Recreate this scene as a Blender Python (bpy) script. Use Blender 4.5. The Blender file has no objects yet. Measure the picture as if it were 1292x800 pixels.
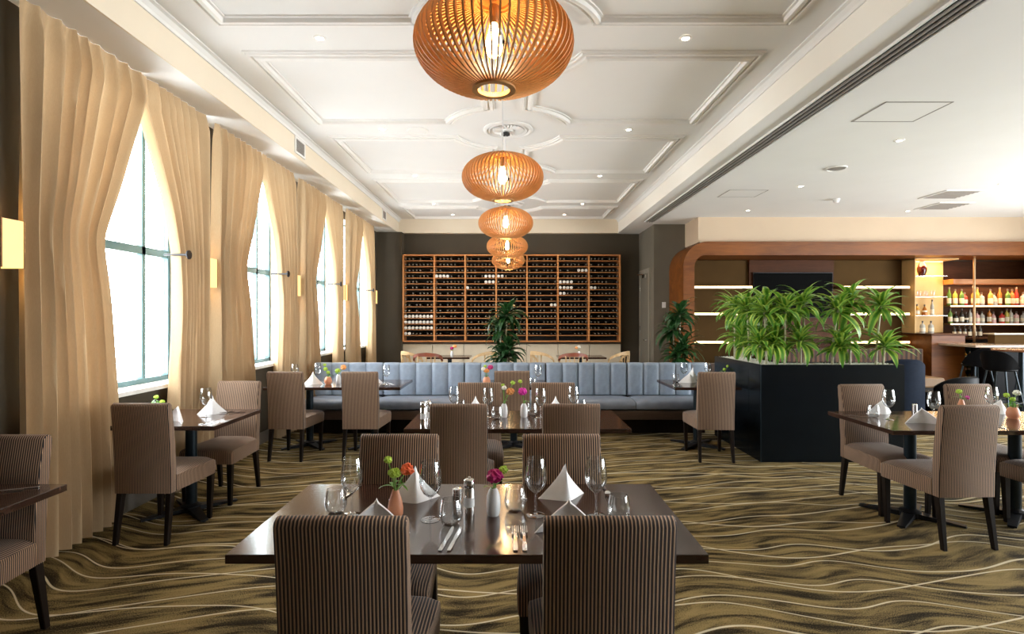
import bpy, bmesh, math, random
from mathutils import Vector, Matrix, Euler
random.seed(7)
PI = math.pi
scene = bpy.context.scene
C = scene.collection

# ------------------------------------------------------------------ camera
CAMZ = 1.55
cam_d = bpy.data.cameras.new('camera')
cam_d.sensor_width = 36.0
cam_d.lens = 690.0 / 1292.0 * 36.0
cam_d.clip_start = 0.02
cam = bpy.data.objects.new('camera', cam_d)
cam.location = (0, 0, CAMZ)
cam.rotation_euler = (PI / 2, 0, 0)
C.objects.link(cam)
scene.camera = cam

# ------------------------------------------------------------------ world: bright even overcast
world = bpy.data.worlds.new('overcast_sky')
scene.world = world
world.use_nodes = True
bg = world.node_tree.nodes['Background']
bg.inputs['Color'].default_value = (0.95, 0.98, 1.0, 1)
bg.inputs['Strength'].default_value = 17.0

# ------------------------------------------------------------------ exposure
scene.view_settings.view_transform = 'Standard'
scene.view_settings.look = 'None'
scene.view_settings.gamma = 1.0
scene.view_settings.use_curve_mapping = False
scene.view_settings.exposure = 0.28

DOWNLIGHT_W = 14.0
PENDANT_W = 9.0
SCONCE_W = 3.0

# daylight portals (they only guide sampling of the sky through the openings)
def portal(name, loc, rot, sx, sy):
    l = bpy.data.lights.new(name, 'AREA'); l.shape = 'RECTANGLE'; l.size = sx; l.size_y = sy
    l.cycles.is_portal = True
    o = bpy.data.objects.new(name, l); o.location = loc; o.rotation_euler = rot
    C.objects.link(o)
WIN_Y = [4.36 + 2.145 * k for k in range(4)]
WIN_BACK = []
for y in WIN_Y + WIN_BACK:
    portal('window_portal', (-3.36, y, 2.05), (0, -PI / 2, 0), 2.3, 1.55)
portal('added_glazing_portal', (11.25, 3.5, 1.5), (0, PI / 2, 0), 2.8, 10.0)

# ------------------------------------------------------------------ mesh helpers
class MB:
    def __init__(s): s.v = []; s.f = []
    def add(s, vs, fs):
        o = len(s.v); s.v += [tuple(p) for p in vs]; s.f += [tuple(i + o for i in f) for f in fs]; return s
    def box(s, x0, x1, y0, y1, z0, z1):
        vs = [(x0,y0,z0),(x1,y0,z0),(x1,y1,z0),(x0,y1,z0),(x0,y0,z1),(x1,y0,z1),(x1,y1,z1),(x0,y1,z1)]
        return s.add(vs, [(0,3,2,1),(4,5,6,7),(0,1,5,4),(1,2,6,5),(2,3,7,6),(3,0,4,7)])
    def taper(s, c0, a0, b0, c1, a1, b1):
        vs = [(c0[0]+i*a0, c0[1]+j*b0, c0[2]) for i, j in ((-1,-1),(1,-1),(1,1),(-1,1))]
        vs += [(c1[0]+i*a1, c1[1]+j*b1, c1[2]) for i, j in ((-1,-1),(1,-1),(1,1),(-1,1))]
        return s.add(vs, [(0,3,2,1),(4,5,6,7),(0,1,5,4),(1,2,6,5),(2,3,7,6),(3,0,4,7)])
    def lathe(s, prof, n=20, c=(0,0,0), cap0=False, cap1=False):
        vs = []; fs = []
        for r, z in prof:
            for k in range(n):
                a = 2*PI*k/n; vs.append((c[0]+r*math.cos(a), c[1]+r*math.sin(a), c[2]+z))
        for i in range(len(prof)-1):
            for k in range(n):
                fs.append((i*n+k, i*n+(k+1)%n, (i+1)*n+(k+1)%n, (i+1)*n+k))
        if cap0: fs.append(tuple(reversed(range(n))))
        if cap1: fs.append(tuple((len(prof)-1)*n+k for k in range(n)))
        return s.add(vs, fs)
    def tube(s, pts, r, n=8, rs=None):
        pts = [Vector(p) for p in pts]; vs = []; fs = []
        up = Vector((0,0,1))
        for i, p in enumerate(pts):
            t = (pts[min(i+1,len(pts)-1)] - pts[max(i-1,0)]).normalized()
            u = t.cross(up)
            if u.length < 1e-3: u = t.cross(Vector((0,1,0)))
            u.normalize(); w = t.cross(u)
            rr = rs[i] if rs else r
            for k in range(n):
                a = 2*PI*k/n; vs.append(p + rr*(math.cos(a)*u + math.sin(a)*w))
        for i in range(len(pts)-1):
            for k in range(n): fs.append((i*n+k, i*n+(k+1)%n, (i+1)*n+(k+1)%n, (i+1)*n+k))
        fs.append(tuple(reversed(range(n)))); fs.append(tuple((len(pts)-1)*n+k for k in range(n)))
        return s.add(vs, fs)
    def prism(s, poly, a0, a1, axis='x'):
        # poly: 2D points; axis x -> (y,z), y -> (x,z), z -> (x,y)
        def P(p, a):
            return {'x': (a, p[0], p[1]), 'y': (p[0], a, p[1]), 'z': (p[0], p[1], a)}[axis]
        n = len(poly)
        vs = [P(p, a0) for p in poly] + [P(p, a1) for p in poly]
        fs = [tuple(range(n)), tuple(reversed(range(n, 2*n)))]
        for i in range(n): fs.append((i, n+i, n+(i+1) % n, (i+1) % n))
        return s.add(vs, fs)
    def mesh(s, name, smooth=False, bevel=0, seg=2, angle=40):
        me = bpy.data.meshes.new(name); me.from_pydata(s.v, [], s.f)
        bm = bmesh.new(); bm.from_mesh(me)
        bmesh.ops.recalc_face_normals(bm, faces=bm.faces)
        if bevel:
            es = [e for e in bm.edges if len(e.link_faces) == 2 and e.calc_face_angle(0) > math.radians(angle)]
            bmesh.ops.bevel(bm, geom=es, offset=bevel, segments=seg, profile=0.5, affect='EDGES', clamp_overlap=True)
        if smooth:
            for f in bm.faces: f.smooth = True
            for e in bm.edges:
                if len(e.link_faces) == 2 and e.calc_face_angle(0) > math.radians(50): e.smooth = False
        bm.to_mesh(me); bm.free()
        return me

def link(o, parent=None):
    C.objects.link(o)
    if parent: o.parent = parent
    return o
def tag(o, label, cat, group=None):
    o['label'] = label; o['category'] = cat
    if group: o['group'] = group
    return o
def obj(name, me, m, parent=None, loc=(0,0,0), rot=(0,0,0), scale=None, smooth=False, bevel=0, seg=2):
    if isinstance(me, MB): me = me.mesh(name, smooth, bevel, seg)
    if m is not None and len(me.materials) == 0: me.materials.append(m)
    o = bpy.data.objects.new(name, me); o.location = loc; o.rotation_euler = rot
    if scale: o.scale = scale
    return link(o, parent)
def thing(name, label, cat, loc=(0,0,0), rz=0, group=None):
    o = bpy.data.objects.new(name, None); o.empty_display_size = 0.1
    o.location = loc; o.rotation_euler = (0,0,rz)
    return tag(link(o), label, cat, group)
def struct(name, me, m, parent=None, **k):
    o = obj(name, me, m, parent, **k)
    if parent is None: o['kind'] = 'structure'
    return o
CACHE = {}
def cached(key, fn):
    if key not in CACHE: CACHE[key] = fn()
    return CACHE[key]
def on(px, py, z):
    """floor-plan point seen at a spot of the survey photo for a surface of height z"""
    d = 690.0 * (CAMZ - z) / (py - 399.0)
    return ((px - 646.0) / 690.0 * d, d, z)

# ------------------------------------------------------------------ materials
def nt(name):
    m = bpy.data.materials.new(name); m.use_nodes = True
    return m, m.node_tree, m.node_tree.nodes['Principled BSDF']
def mat(name, col, rough=0.5, metal=0.0, var=0.08, scale=8.0, bump=0.0, emit=None, es=0.0, spec=None, trans=0, coat=0, stretch=None, sheen=0):
    m, t, b = nt(name)
    N = t.nodes; L = t.links
    tc = N.new('ShaderNodeTexCoord'); mp = N.new('ShaderNodeMapping')
    if stretch: mp.inputs['Scale'].default_value = stretch
    no = N.new('ShaderNodeTexNoise'); no.inputs['Scale'].default_value = scale; no.inputs['Detail'].default_value = 4
    L.new(tc.outputs['Object'], mp.inputs['Vector']); L.new(mp.outputs['Vector'], no.inputs['Vector'])
    cr = N.new('ShaderNodeValToRGB')
    c0 = tuple(max(0, c*(1-var)) for c in col) + (1,); c1 = tuple(min(1, c*(1+var)) for c in col) + (1,)
    cr.color_ramp.elements[0].position = .3; cr.color_ramp.elements[1].position = .7
    cr.color_ramp.elements[0].color = c0; cr.color_ramp.elements[1].color = c1
    L.new(no.outputs['Fac'], cr.inputs['Fac']); L.new(cr.outputs['Color'], b.inputs['Base Color'])
    b.inputs['Roughness'].default_value = rough; b.inputs['Metallic'].default_value = metal
    if spec is not None: b.inputs['Specular IOR Level'].default_value = spec
    if coat: b.inputs['Coat Weight'].default_value = coat; b.inputs['Coat Roughness'].default_value = .08
    if sheen: b.inputs['Sheen Weight'].default_value = sheen
    if emit:
        b.inputs['Emission Color'].default_value = tuple(emit) + (1,); b.inputs['Emission Strength'].default_value = es
    if bump:
        bp = N.new('ShaderNodeBump'); bp.inputs['Strength'].default_value = bump; bp.inputs['Distance'].default_value = .01
        L.new(no.outputs['Fac'], bp.inputs['Height']); L.new(bp.outputs['Normal'], b.inputs['Normal'])
    return m
def glass_mat(name, tint=(.97,.98,.98), base=.05, rim=.75, power=3.0, rough=.02):
    m = bpy.data.materials.new(name); m.use_nodes = True; t = m.node_tree; N = t.nodes; L = t.links
    N.clear()
    out = N.new('ShaderNodeOutputMaterial'); tr = N.new('ShaderNodeBsdfTransparent'); gl = N.new('ShaderNodeBsdfGlossy')
    tr.inputs['Color'].default_value = tint + (1,); gl.inputs['Roughness'].default_value = rough
    lw = N.new('ShaderNodeLayerWeight'); lw.inputs['Blend'].default_value = .5
    p = N.new('ShaderNodeMath'); p.operation = 'POWER'; p.inputs[1].default_value = power
    mu = N.new('ShaderNodeMath'); mu.operation = 'MULTIPLY_ADD'; mu.inputs[1].default_value = rim; mu.inputs[2].default_value = base
    mx = N.new('ShaderNodeMixShader')
    L.new(lw.outputs['Facing'], p.inputs[0]); L.new(p.outputs[0], mu.inputs[0]); L.new(mu.outputs[0], mx.inputs['Fac'])
    L.new(tr.outputs[0], mx.inputs[1]); L.new(gl.outputs[0], mx.inputs[2]); L.new(mx.outputs[0], out.inputs['Surface'])
    return m

def mth(t, op, a, b=None, c=None):
    n = t.nodes.new('ShaderNodeMath'); n.operation = op
    for i, x in enumerate((a, b, c)):
        if x is None: continue
        if isinstance(x, (int, float)): n.inputs[i].default_value = x
        else: t.links.new(x, n.inputs[i])
    return n.outputs[0]
def smooth(t, x, a, b):
    n = t.nodes.new('ShaderNodeMapRange'); n.interpolation_type = 'SMOOTHSTEP'
    n.inputs['From Min'].default_value = a; n.inputs['From Max'].default_value = b
    t.links.new(x, n.inputs['Value']); return n.outputs['Result']
def mixc(t, fac, a, b):
    n = t.nodes.new('ShaderNodeMix'); n.data_type = 'RGBA'
    for s, x in ((n.inputs['Factor'], fac), (n.inputs['A'], a), (n.inputs['B'], b)):
        if isinstance(x, tuple): s.default_value = x + (1,)
        elif isinstance(x, (int, float)): s.default_value = x
        else: t.links.new(x, s)
    return n.outputs['Result']
# Mix node has several sockets per name; pick the colour ones
def mixc(t, fac, a, b):
    n = t.nodes.new('ShaderNodeMix'); n.data_type = 'RGBA'
    fi, ai, bi = n.inputs[0], n.inputs[6], n.inputs[7]
    for s, x in ((fi, fac), (ai, a), (bi, b)):
        if isinstance(x, tuple): s.default_value = x + (1,)
        elif isinstance(x, (int, float)): s.default_value = x
        else: t.links.new(x, s)
    return n.outputs[2]
def noise(t, vec, scale, detail=2, dist=0, sx=1, sy=1, sz=1, off=(0,0,0)):
    mp = t.nodes.new('ShaderNodeMapping'); mp.inputs['Scale'].default_value = (sx, sy, sz); mp.inputs['Location'].default_value = off
    n = t.nodes.new('ShaderNodeTexNoise'); n.inputs['Scale'].default_value = scale; n.inputs['Detail'].default_value = detail
    n.inputs['Distortion'].default_value = dist
    t.links.new(vec, mp.inputs['Vector']); t.links.new(mp.outputs['Vector'], n.inputs['Vector'])
    return n.outputs['Fac']

def carpet_mat():
    m, t, b = nt('carpet'); N = t.nodes; L = t.links
    tc = N.new('ShaderNodeTexCoord'); V = tc.outputs['Object']
    sp = N.new('ShaderNodeSeparateXYZ'); L.new(V, sp.inputs[0]); X, Y = sp.outputs[0], sp.outputs[1]
    def lines(space, amp, sx, sy, off, wl, ph, width, sinamp, slope):
        n = noise(t, V, 1.0, 0, 0, sx, sy, 1, off)
        s = mth(t, 'SINE', mth(t, 'ADD', mth(t, 'MULTIPLY', X, 2*PI/wl), mth(t, 'MULTIPLY_ADD', n, 7.0, ph)))
        v = mth(t, 'ADD', mth(t, 'MULTIPLY_ADD', X, slope, Y), mth(t, 'ADD', mth(t, 'MULTIPLY', n, amp), mth(t, 'MULTIPLY', s, sinamp)))
        f = mth(t, 'FRACT', mth(t, 'DIVIDE', v, space))
        d = mth(t, 'MULTIPLY', mth(t, 'ABSOLUTE', mth(t, 'SUBTRACT', f, .5)), space)
        return smooth(t, d, width, width*.45), v
    l1, v1 = lines(.27, .62, .75, .50, (3,1,0), 1.9, 0.0, .0080, .095, -.05)
    l2, v2 = lines(.41, .80, .62, .42, (11,7,0), 1.5, 1.9, .0080, .09, .13)
    ln = mth(t, 'MAXIMUM', l1, l2)
    # tiger bands
    cb = N.new('ShaderNodeCombineXYZ'); L.new(X, cb.inputs[0]); L.new(mth(t, 'MULTIPLY', v1, 1.0), cb.inputs[1])
    band = noise(t, cb.outputs[0], 1.0, 2, .6, 2.6, 16.0, 1)
    tuft = noise(t, V, 170, 3)
    fac = smooth(t, mth(t, 'ADD', band, mth(t, 'MULTIPLY_ADD', tuft, .8, -.4)), .31, .69)
    col = mixc(t, fac, (.018,.012,.0045), (.30,.215,.086))
    col = mixc(t, mth(t, 'MULTIPLY', ln, .8), col, (.80,.70,.50))
    L.new(col, b.inputs['Base Color']); b.inputs['Roughness'].default_value = .95
    b.inputs['Specular IOR Level'].default_value = .15
    bp = N.new('ShaderNodeBump'); bp.inputs['Strength'].default_value = .5; bp.inputs['Distance'].default_value = .006
    L.new(mth(t, 'ADD', tuft, mth(t, 'MULTIPLY', ln, .5)), bp.inputs['Height']); L.new(bp.outputs['Normal'], b.inputs['Normal'])
    return m
def stripe_mat(name, dark, light, period, duty=.45, rough=.8, side=True):
    m, t, b = nt(name); N = t.nodes; L = t.links
    tc = N.new('ShaderNodeTexCoord'); V = tc.outputs['Object']
    sp = N.new('ShaderNodeSeparateXYZ'); L.new(V, sp.inputs[0])
    sn = N.new('ShaderNodeSeparateXYZ'); L.new(tc.outputs['Normal'], sn.inputs[0])
    isx = mth(t, 'GREATER_THAN', mth(t, 'ABSOLUTE', sn.outputs[0]), .75)
    u = N.new('ShaderNodeMix'); u.data_type = 'FLOAT'
    L.new(isx, u.inputs[0]); L.new(sp.outputs[0], u.inputs[2]); L.new(sp.outputs[1], u.inputs[3])
    f = mth(t, 'FRACT', mth(t, 'DIVIDE', u.outputs[0], period))
    d = mth(t, 'ABSOLUTE', mth(t, 'SUBTRACT', f, .5))
    ln = smooth(t, d, duty*.5+.06, duty*.5-.06)
    tex = noise(t, V, 300, 2)
    ln2 = mth(t, 'MULTIPLY', ln, mth(t, 'MULTIPLY_ADD', tex, .5, .75))
    L.new(mixc(t, ln2, dark, light), b.inputs['Base Color']); b.inputs['Roughness'].default_value = rough
    b.inputs['Sheen Weight'].default_value = .15
    bp = N.new('ShaderNodeBump'); bp.inputs['Strength'].default_value = .4; bp.inputs['Distance'].default_value = .003
    L.new(ln, bp.inputs['Height']); L.new(bp.outputs['Normal'], b.inputs['Normal'])
    return m
def wood_mat(name, c0, c1, rough=.4, along='z', scale=6.0, coat=0, spec=.5):
    m, t, b = nt(name); N = t.nodes; L = t.links
    tc = N.new('ShaderNodeTexCoord'); V = tc.outputs['Object']
    s = {'x': (.12,1,1), 'y': (1,.12,1), 'z': (1,1,.12)}[along]
    n1 = noise(t, V, scale, 5, 1.2, *s); n2 = noise(t, V, scale*12, 3, 0, *s)
    fac = smooth(t, mth(t, 'MULTIPLY_ADD', n2, .3, mth(t, 'MULTIPLY', n1, .7)), .35, .65)
    L.new(mixc(t, fac, c0, c1), b.inputs['Base Color']); b.inputs['Roughness'].default_value = rough
    b.inputs['Specular IOR Level'].default_value = spec
    if coat: b.inputs['Coat Weight'].default_value = coat; b.inputs['Coat Roughness'].default_value = .1
    return m
def curtain_mat():
    m, t, b = nt('curtain_linen'); N = t.nodes; L = t.links
    tc = N.new('ShaderNodeTexCoord'); V = tc.outputs['Object']
    w = noise(t, V, 260, 2, 0, 1, 1, .15); w2 = noise(t, V, 3, 2)
    f = mth(t, 'MULTIPLY_ADD', w2, .5, mth(t, 'MULTIPLY', w, .5))
    col = mixc(t, f, (.44,.30,.16), (.60,.44,.265)); L.new(col, b.inputs['Base Color'])
    b.inputs['Roughness'].default_value = .8; b.inputs['Sheen Weight'].default_value = .2
    tl = N.new('ShaderNodeBsdfTranslucent'); L.new(col, tl.inputs['Color'])
    mx = N.new('ShaderNodeMixShader'); mx.inputs['Fac'].default_value = .07
    L.new(b.outputs[0], mx.inputs[1]); L.new(tl.outputs[0], mx.inputs[2])
    L.new(mx.outputs[0], N['Material Output'].inputs['Surface'])
    return m
def leaf_mat(name, edge, mid, hw):
    m, t, b = nt(name); N = t.nodes; L = t.links
    tc = N.new('ShaderNodeTexCoord'); V = tc.outputs['Object']
    sp = N.new('ShaderNodeSeparateXYZ'); L.new(V, sp.inputs[0])
    oi = N.new('ShaderNodeObjectInfo')
    a = mth(t, 'DIVIDE', mth(t, 'ABSOLUTE', sp.outputs[1]), hw)
    f = smooth(t, mth(t, 'ADD', a, mth(t, 'MULTIPLY_ADD', noise(t, V, 20, 2, 0, .3, 2, 1), .5, -.25)), .25, .65)
    col = mixc(t, f, mid, edge)
    col2 = mixc(t, mth(t, 'MULTIPLY', oi.outputs['Random'], .55), col, mid)
    L.new(col2, b.inputs['Base Color']); b.inputs['Roughness'].default_value = .35
    tl = N.new('ShaderNodeBsdfTranslucent'); L.new(col2, tl.inputs['Color'])
    mx = N.new('ShaderNodeMixShader'); mx.inputs['Fac'].default_value = .2
    L.new(b.outputs[0], mx.inputs[1]); L.new(tl.outputs[0], mx.inputs[2])
    L.new(mx.outputs[0], N['Material Output'].inputs['Surface'])
    return m

M = {}
M['carpet'] = carpet_mat()
M['olive'] = mat('olive_brown_paint', (.062,.049,.031), .75, var=.05, scale=3)
M['olive2'] = mat('olive_grey_paint', (.15,.132,.10), .75, var=.05, scale=3)
M['white'] = mat('ceiling_white_paint', (.81,.81,.80), .85, var=.012, scale=2)
M['grey_ceiling'] = mat('ceiling_grey_white_paint', (.86,.85,.835), .85, var=.012, scale=2)
M['cream'] = mat('cream_paint', (.79,.70,.56), .8, var=.02, scale=2)
M['tan'] = mat('cream_paint_shaded', (.58,.45,.32), .8, var=.02, scale=2)  # cream paint darkened: the bulkhead's dimmer light is put into the colour
M['daylit_cream'] = mat('cream_paint_daylit', (.90,.87,.80), .8, var=.01, scale=2)  # cream paint whitened: window daylight on the right fascia, put into the colour
M['trimwhite'] = mat('trim_white_paint', (.82,.81,.79), .6, var=.015)
M['skirting'] = mat('grey_skirting', (.16,.14,.12), .5)
M['teal'] = mat('teal_grey_frame', (.07,.15,.17), .4, metal=.2, var=.05)
M['sillwhite'] = mat('sill_white', (.8,.8,.78), .4)
M['pane'] = glass_mat('window_glass', (.98,.99,.99), .03, .35, 4)
M['curtain'] = curtain_mat()
M['black'] = mat('black_metal', (.010,.010,.012), .38, spec=.3)
M['bluesteel'] = mat('blue_black_steel', (.012,.022,.030), .30, metal=.55)
M['planter'] = mat('blue_black_panel', (.004,.006,.008), .22, spec=.16, var=.15, scale=5)
M['chrome'] = mat('brushed_steel', (.80,.80,.80), .15, metal=1.0, var=.04)
M['stripe'] = stripe_mat('striped_chair_fabric', (.024,.012,.009), (.44,.275,.17), .0112, .40)
M['legwood'] = wood_mat('dark_leg_wood', (.007,.004,.003), (.015,.009,.006), .4, spec=.2)
M['table'] = wood_mat('dark_table_laminate', (.030,.013,.0085), (.052,.024,.016), .17, 'x', 5, coat=.35)
M['tedge'] = mat('table_edge', (.025,.013,.010), .35)
M['blue_leather'] = mat('blue_grey_leather', (.26,.32,.41), .45, var=.10, scale=14, bump=.15)
M['seat_leather'] = mat('slate_seat_leather', (.22,.25,.31), .33, var=.12, scale=9, bump=.25)
M['dark_timber'] = wood_mat('dark_brown_timber', (.055,.032,.022), (.095,.058,.04), .4, 'x')
M['rackwood'] = wood_mat('orange_oak', (.44,.165,.045), (.62,.27,.09), .45, 'x', 5)
M['rackwoodz'] = wood_mat('orange_oak_upright', (.44,.165,.045), (.62,.27,.09), .45, 'z', 5)
M['rackback'] = mat('rack_black_back', (.012,.009,.007), .7)
M['portal'] = wood_mat('stained_portal_wood', (.12,.034,.004), (.21,.066,.010), .42, 'x', 4, spec=.3)
M['panelwood'] = wood_mat('red_brown_panel', (.050,.017,.006), (.085,.030,.011), .5, 'x', 4, spec=.1)
M['lampwood'] = wood_mat('birch_slat', (.50,.24,.072), (.62,.32,.11), .5, 'z', 8)
M['lightwood'] = wood_mat('pale_oak', (.55,.36,.17), (.68,.47,.25), .45, 'x', 7)
M['creamleather'] = mat('cream_leather', (.62,.55,.43), .5, var=.04)
M['redleather'] = mat('brick_red_leather', (.27,.075,.04), .45, var=.1)
M['glass'] = glass_mat('clear_glass', (.965,.975,.98), .07, .9, 1.9)
M['napkin'] = mat('white_linen', (.93,.93,.94), .8, var=.03, scale=60)
M['terracotta'] = mat('terracotta_ceramic', (.72,.30,.16), .45, var=.05)
M['whiteceramic'] = mat('white_ceramic', (.82,.82,.83), .25, var=.02)
M['yellowceramic'] = mat('pale_yellow_ceramic', (.85,.74,.35), .4, var=.04)
M['stem'] = mat('green_stem', (.16,.34,.05), .5, var=.2)
M['limegreen'] = mat('lime_petals', (.42,.62,.06), .6, var=.25, scale=60)
M['orangepetal'] = mat('orange_red_petals', (.85,.13,.03), .6, var=.25, scale=60)
M['peachpetal'] = mat('peach_petals', (.90,.36,.10), .6, var=.2, scale=60)
M['magenta'] = mat('magenta_petals', (.45,.005,.14), .6, var=.3, scale=60)
M['pinkpetal'] = mat('bright_pink_petals', (.72,.03,.42), .6, var=.2, scale=60)
M['whitepetal'] = mat('white_petals', (.85,.83,.74), .6, var=.06, scale=60)
M['leaf'] = leaf_mat('lime_edged_leaf', (.56,.70,.13), (.085,.27,.025), .034)
M['darkleaf'] = leaf_mat('dark_green_leaf', (.04,.12,.03), (.015,.062,.016), .042)
M['cane'] = mat('pale_cane', (.55,.52,.36), .6, var=.2, scale=40)
M['pebble'] = mat('white_pebbles', (.78,.76,.72), .7, var=.15, scale=30)
M['soil'] = mat('potting_soil', (.03,.02,.013), .95, var=.3, scale=40, bump=.5)
M['tv'] = mat('tv_screen_black', (.002,.002,.002), .6, spec=.03)
M['bronzefabric'] = mat('bronze_wall_panel', (.085,.048,.018), .85, spec=.05, var=.06, scale=4)
M['brass'] = mat('brushed_bronze', (.35,.22,.12), .3, metal=.8)
M['navy'] = mat('navy_fabric', (.008,.012,.022), .9, spec=.1, var=.15, scale=30)
M['blackleather'] = mat('black_leather', (.004,.004,.005), .5, spec=.08)
M['led'] = mat('warm_led', (1,.8,.5), .5, emit=(1.0,.66,.33), es=2.6)
M['bulb'] = mat('filament_bulb', (1,.8,.4), .3, emit=(1.0,.62,.22), es=60.0)
M['shade'] = mat('sconce_shade', (.40,.28,.12), .6, emit=(1.0,.64,.24), es=1.15, var=.12, scale=6)
M['lens'] = mat('downlight_lens', (1,.95,.85), .3, emit=(1.0,.88,.70), es=22.0)
M['vent'] = mat('grille_dark', (.02,.02,.022), .6)
M['ventgrey'] = mat('grille_grey', (.30,.28,.26), .5)
M['winedark'] = mat('dark_bottle_glass', (.010,.012,.009), .12, var=.3)
M['winecap'] = mat('bottle_foil', (.30,.26,.22), .35, metal=.6, var=.4, scale=3)
M['winewhite'] = mat('pale_bottle_tissue', (.75,.71,.66), .7, var=.1)

# ================================================================== the setting
XW = -3.07          # face of the window wall
XL, XR = -2.60, 2.44  # tray ceiling edges
ZS, ZC = 3.48, 3.80  # soffit and tray heights
YB = 12.70          # back wall
YR = -3.0           # rear of the room, behind the camera

struct('floor', MB().box(-3.4, 11.2, YR-.2, YB+.2, -.12, 0), M['carpet'])

# window wall with openings
wl = MB()
OW = .84; SILL = .93; HEAD = 3.34
wins = sorted(WIN_Y + WIN_BACK)
edges = [YR] + [e for y in wins for e in (y-OW, y+OW)] + [YB]
for i in range(0, len(edges), 2): wl.box(-3.32, XW, edges[i], edges[i+1], 0, 3.9)
for y in wins:
    wl.box(-3.32, XW, y-OW, y+OW, 0, SILL); wl.box(-3.32, XW, y-OW, y+OW, HEAD, 3.9)
struct('wall_left', wl, M['olive'])
struct('baseboard_left', MB().box(XW, XW+.015, YR, 12.4, 0, .14), M['skirting'])

for n, y in enumerate(wins):
    w = struct('window_%d' % (n+1), MB().box(-3.30, -3.24, y-OW, y-OW+.05, SILL+.03, HEAD).box(-3.30, -3.24, y+OW-.05, y+OW, SILL+.03, HEAD)
               .box(-3.30, -3.24, y-OW, y+OW, HEAD-.05, HEAD).box(-3.30, -3.24, y-OW, y+OW, SILL+.03, SILL+.08), M['teal'])
    ys = [y-OW+.05, y-.30, y+.46, y+OW-.05]
    for k in (1, 2):
        obj('mullion', MB().box(-3.295, -3.245, ys[k]-.022, ys[k]+.022, SILL+.08, HEAD-.05), M['teal'], w)
    obj('transom', MB().box(-3.295, -3.245, y-OW+.05, y+OW-.05, 2.10, 2.17), M['teal'], w)
    for k in range(3):
        for z0, z1 in ((SILL+.08, 2.10), (2.17, HEAD-.05)):
            obj('pane', MB().box(-3.274, -3.268, ys[k], ys[k+1], z0, z1), M['pane'], w)
    obj('reveal', MB().box(-3.24, XW-.001, y-OW, y-OW+.012, SILL+.035, HEAD).box(-3.24, XW-.001, y+OW-.012, y+OW, SILL+.035, HEAD).box(-3.24, XW-.001, y-OW+.012, y+OW-.012, HEAD-.012, HEAD), M['sillwhite'], w)
    obj('window_sill', MB().box(-3.26, XW+.05, y-OW+.001, y+OW-.001, SILL, SILL+.035), M['sillwhite'], w)

struct('wall_back', MB().box(-3.32, 3.1, YB, YB+.15, 0, 3.9), M['olive'])
struct('wall_back_pier', MB().box(XW, -2.50, 12.40, YB, 0, ZS), M['olive'])
# right side return with the service door, and the short front-facing wall
struct('wall_door_return', MB().box(2.95, 3.10, 11.38, YB, 0, ZS), M['olive2'])
sw = thing('light_switch', 'small white switch plate on the olive wall beside the portal', 'switch', (3.16, 11.38, 1.80))
obj('plate', MB().box(-.04, .04, -.010, -.0005, -.06, .06), M['trimwhite'], sw, bevel=.003)
obj('rocker', MB().box(-.015, .015, -.015, -.010, -.03, .03), M['whiteceramic'], sw)
struct('wall_right_front', MB().box(3.10, 3.62, 11.38, 11.55, 0, ZS), M['olive2'])
dr = struct('door_1', MB().box(2.925, 2.945, 11.72, 12.45, 0.01, 2.5), M['olive2'])
obj('door_frame', MB().box(2.915, 2.949, 11.62, 11.72, 0, 2.6).box(2.915, 2.949, 12.45, 12.55, 0, 2.6).box(2.915, 2.949, 11.72, 12.45, 2.5, 2.6), mat('door_frame_paint', (.24,.215,.17), .5), dr)
obj('door_handle', MB().tube([(2.925,11.80,1.05),(2.87,11.80,1.05),(2.87,11.92,1.05)], .012), M['chrome'], dr)
obj('door_closer', MB().box(2.86, 2.925, 11.8, 12.05, 2.40, 2.47).tube([(2.88,12.0,2.485),(2.80,12.2,2.49),(2.90,12.4,2.55)], .01), M['chrome'], dr)
for z in (.3, 1.3, 2.2):
    obj('hinge', MB().tube([(2.918,12.455,z-.05),(2.918,12.455,z+.05)], .012), M['chrome'], dr)

# right and rear enclosure
struct('wall_right', MB().box(11.0, 11.2, YR, -1.5, 0, 3.9).box(11.0, 11.2, 8.5, YB, 0, 3.9).box(11.0, 11.2, -1.5, 8.5, 0, .1).box(11.0, 11.2, -1.5, 8.5, 2.95, 3.9), M['olive2'])
gw = struct('window_20', MB().box(11.06, 11.12, -1.5, 8.5, .1, .16).box(11.06, 11.12, -1.5, 8.5, 2.89, 2.95), M['teal'])  # unseen glazed wall, added to bring daylight in from the right
for k in range(7): obj('mullion', MB().box(11.06, 11.12, -1.5+k*1.658, -1.45+k*1.658, .16, 2.89), M['teal'], gw)
for k in range(6): obj('pane', MB().box(11.086, 11.094, -1.45+k*1.658, -1.5+(k+1)*1.658, .16, 2.89), M['pane'], gw)
struct('wall_bar', MB().box(3.62, 11.0, 11.55, 11.70, 0, ZS), M['olive'])
struct('wall_rear', MB().box(-3.32, 11.2, YR-.15, YR, 0, 3.9), M['olive'])

# ceilings
struct('ceiling', MB().box(XL-.02, XR+.02, YR, YB, ZC, ZC+.1), M['white'])
struct('ceiling_low', MB().box(XR+.012, 11.2, YR, YB, ZS, ZC+.1), M['grey_ceiling'])
struct('soffit_left', MB().box(-3.32, XL-.012, YR, YB, ZS, ZC+.1), M['white'])
struct('trim_1', MB().box(XL-.012, XL, YR, 12.56, ZS, ZC), M['cream'])
struct('trim_2', MB().box(XR, XR+.012, YR, 12.56, ZS, ZC), M['daylit_cream'])
struct('trim_3', MB().box(XL, XR, 12.56, YB, ZS, ZC), M['cream'])
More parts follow.
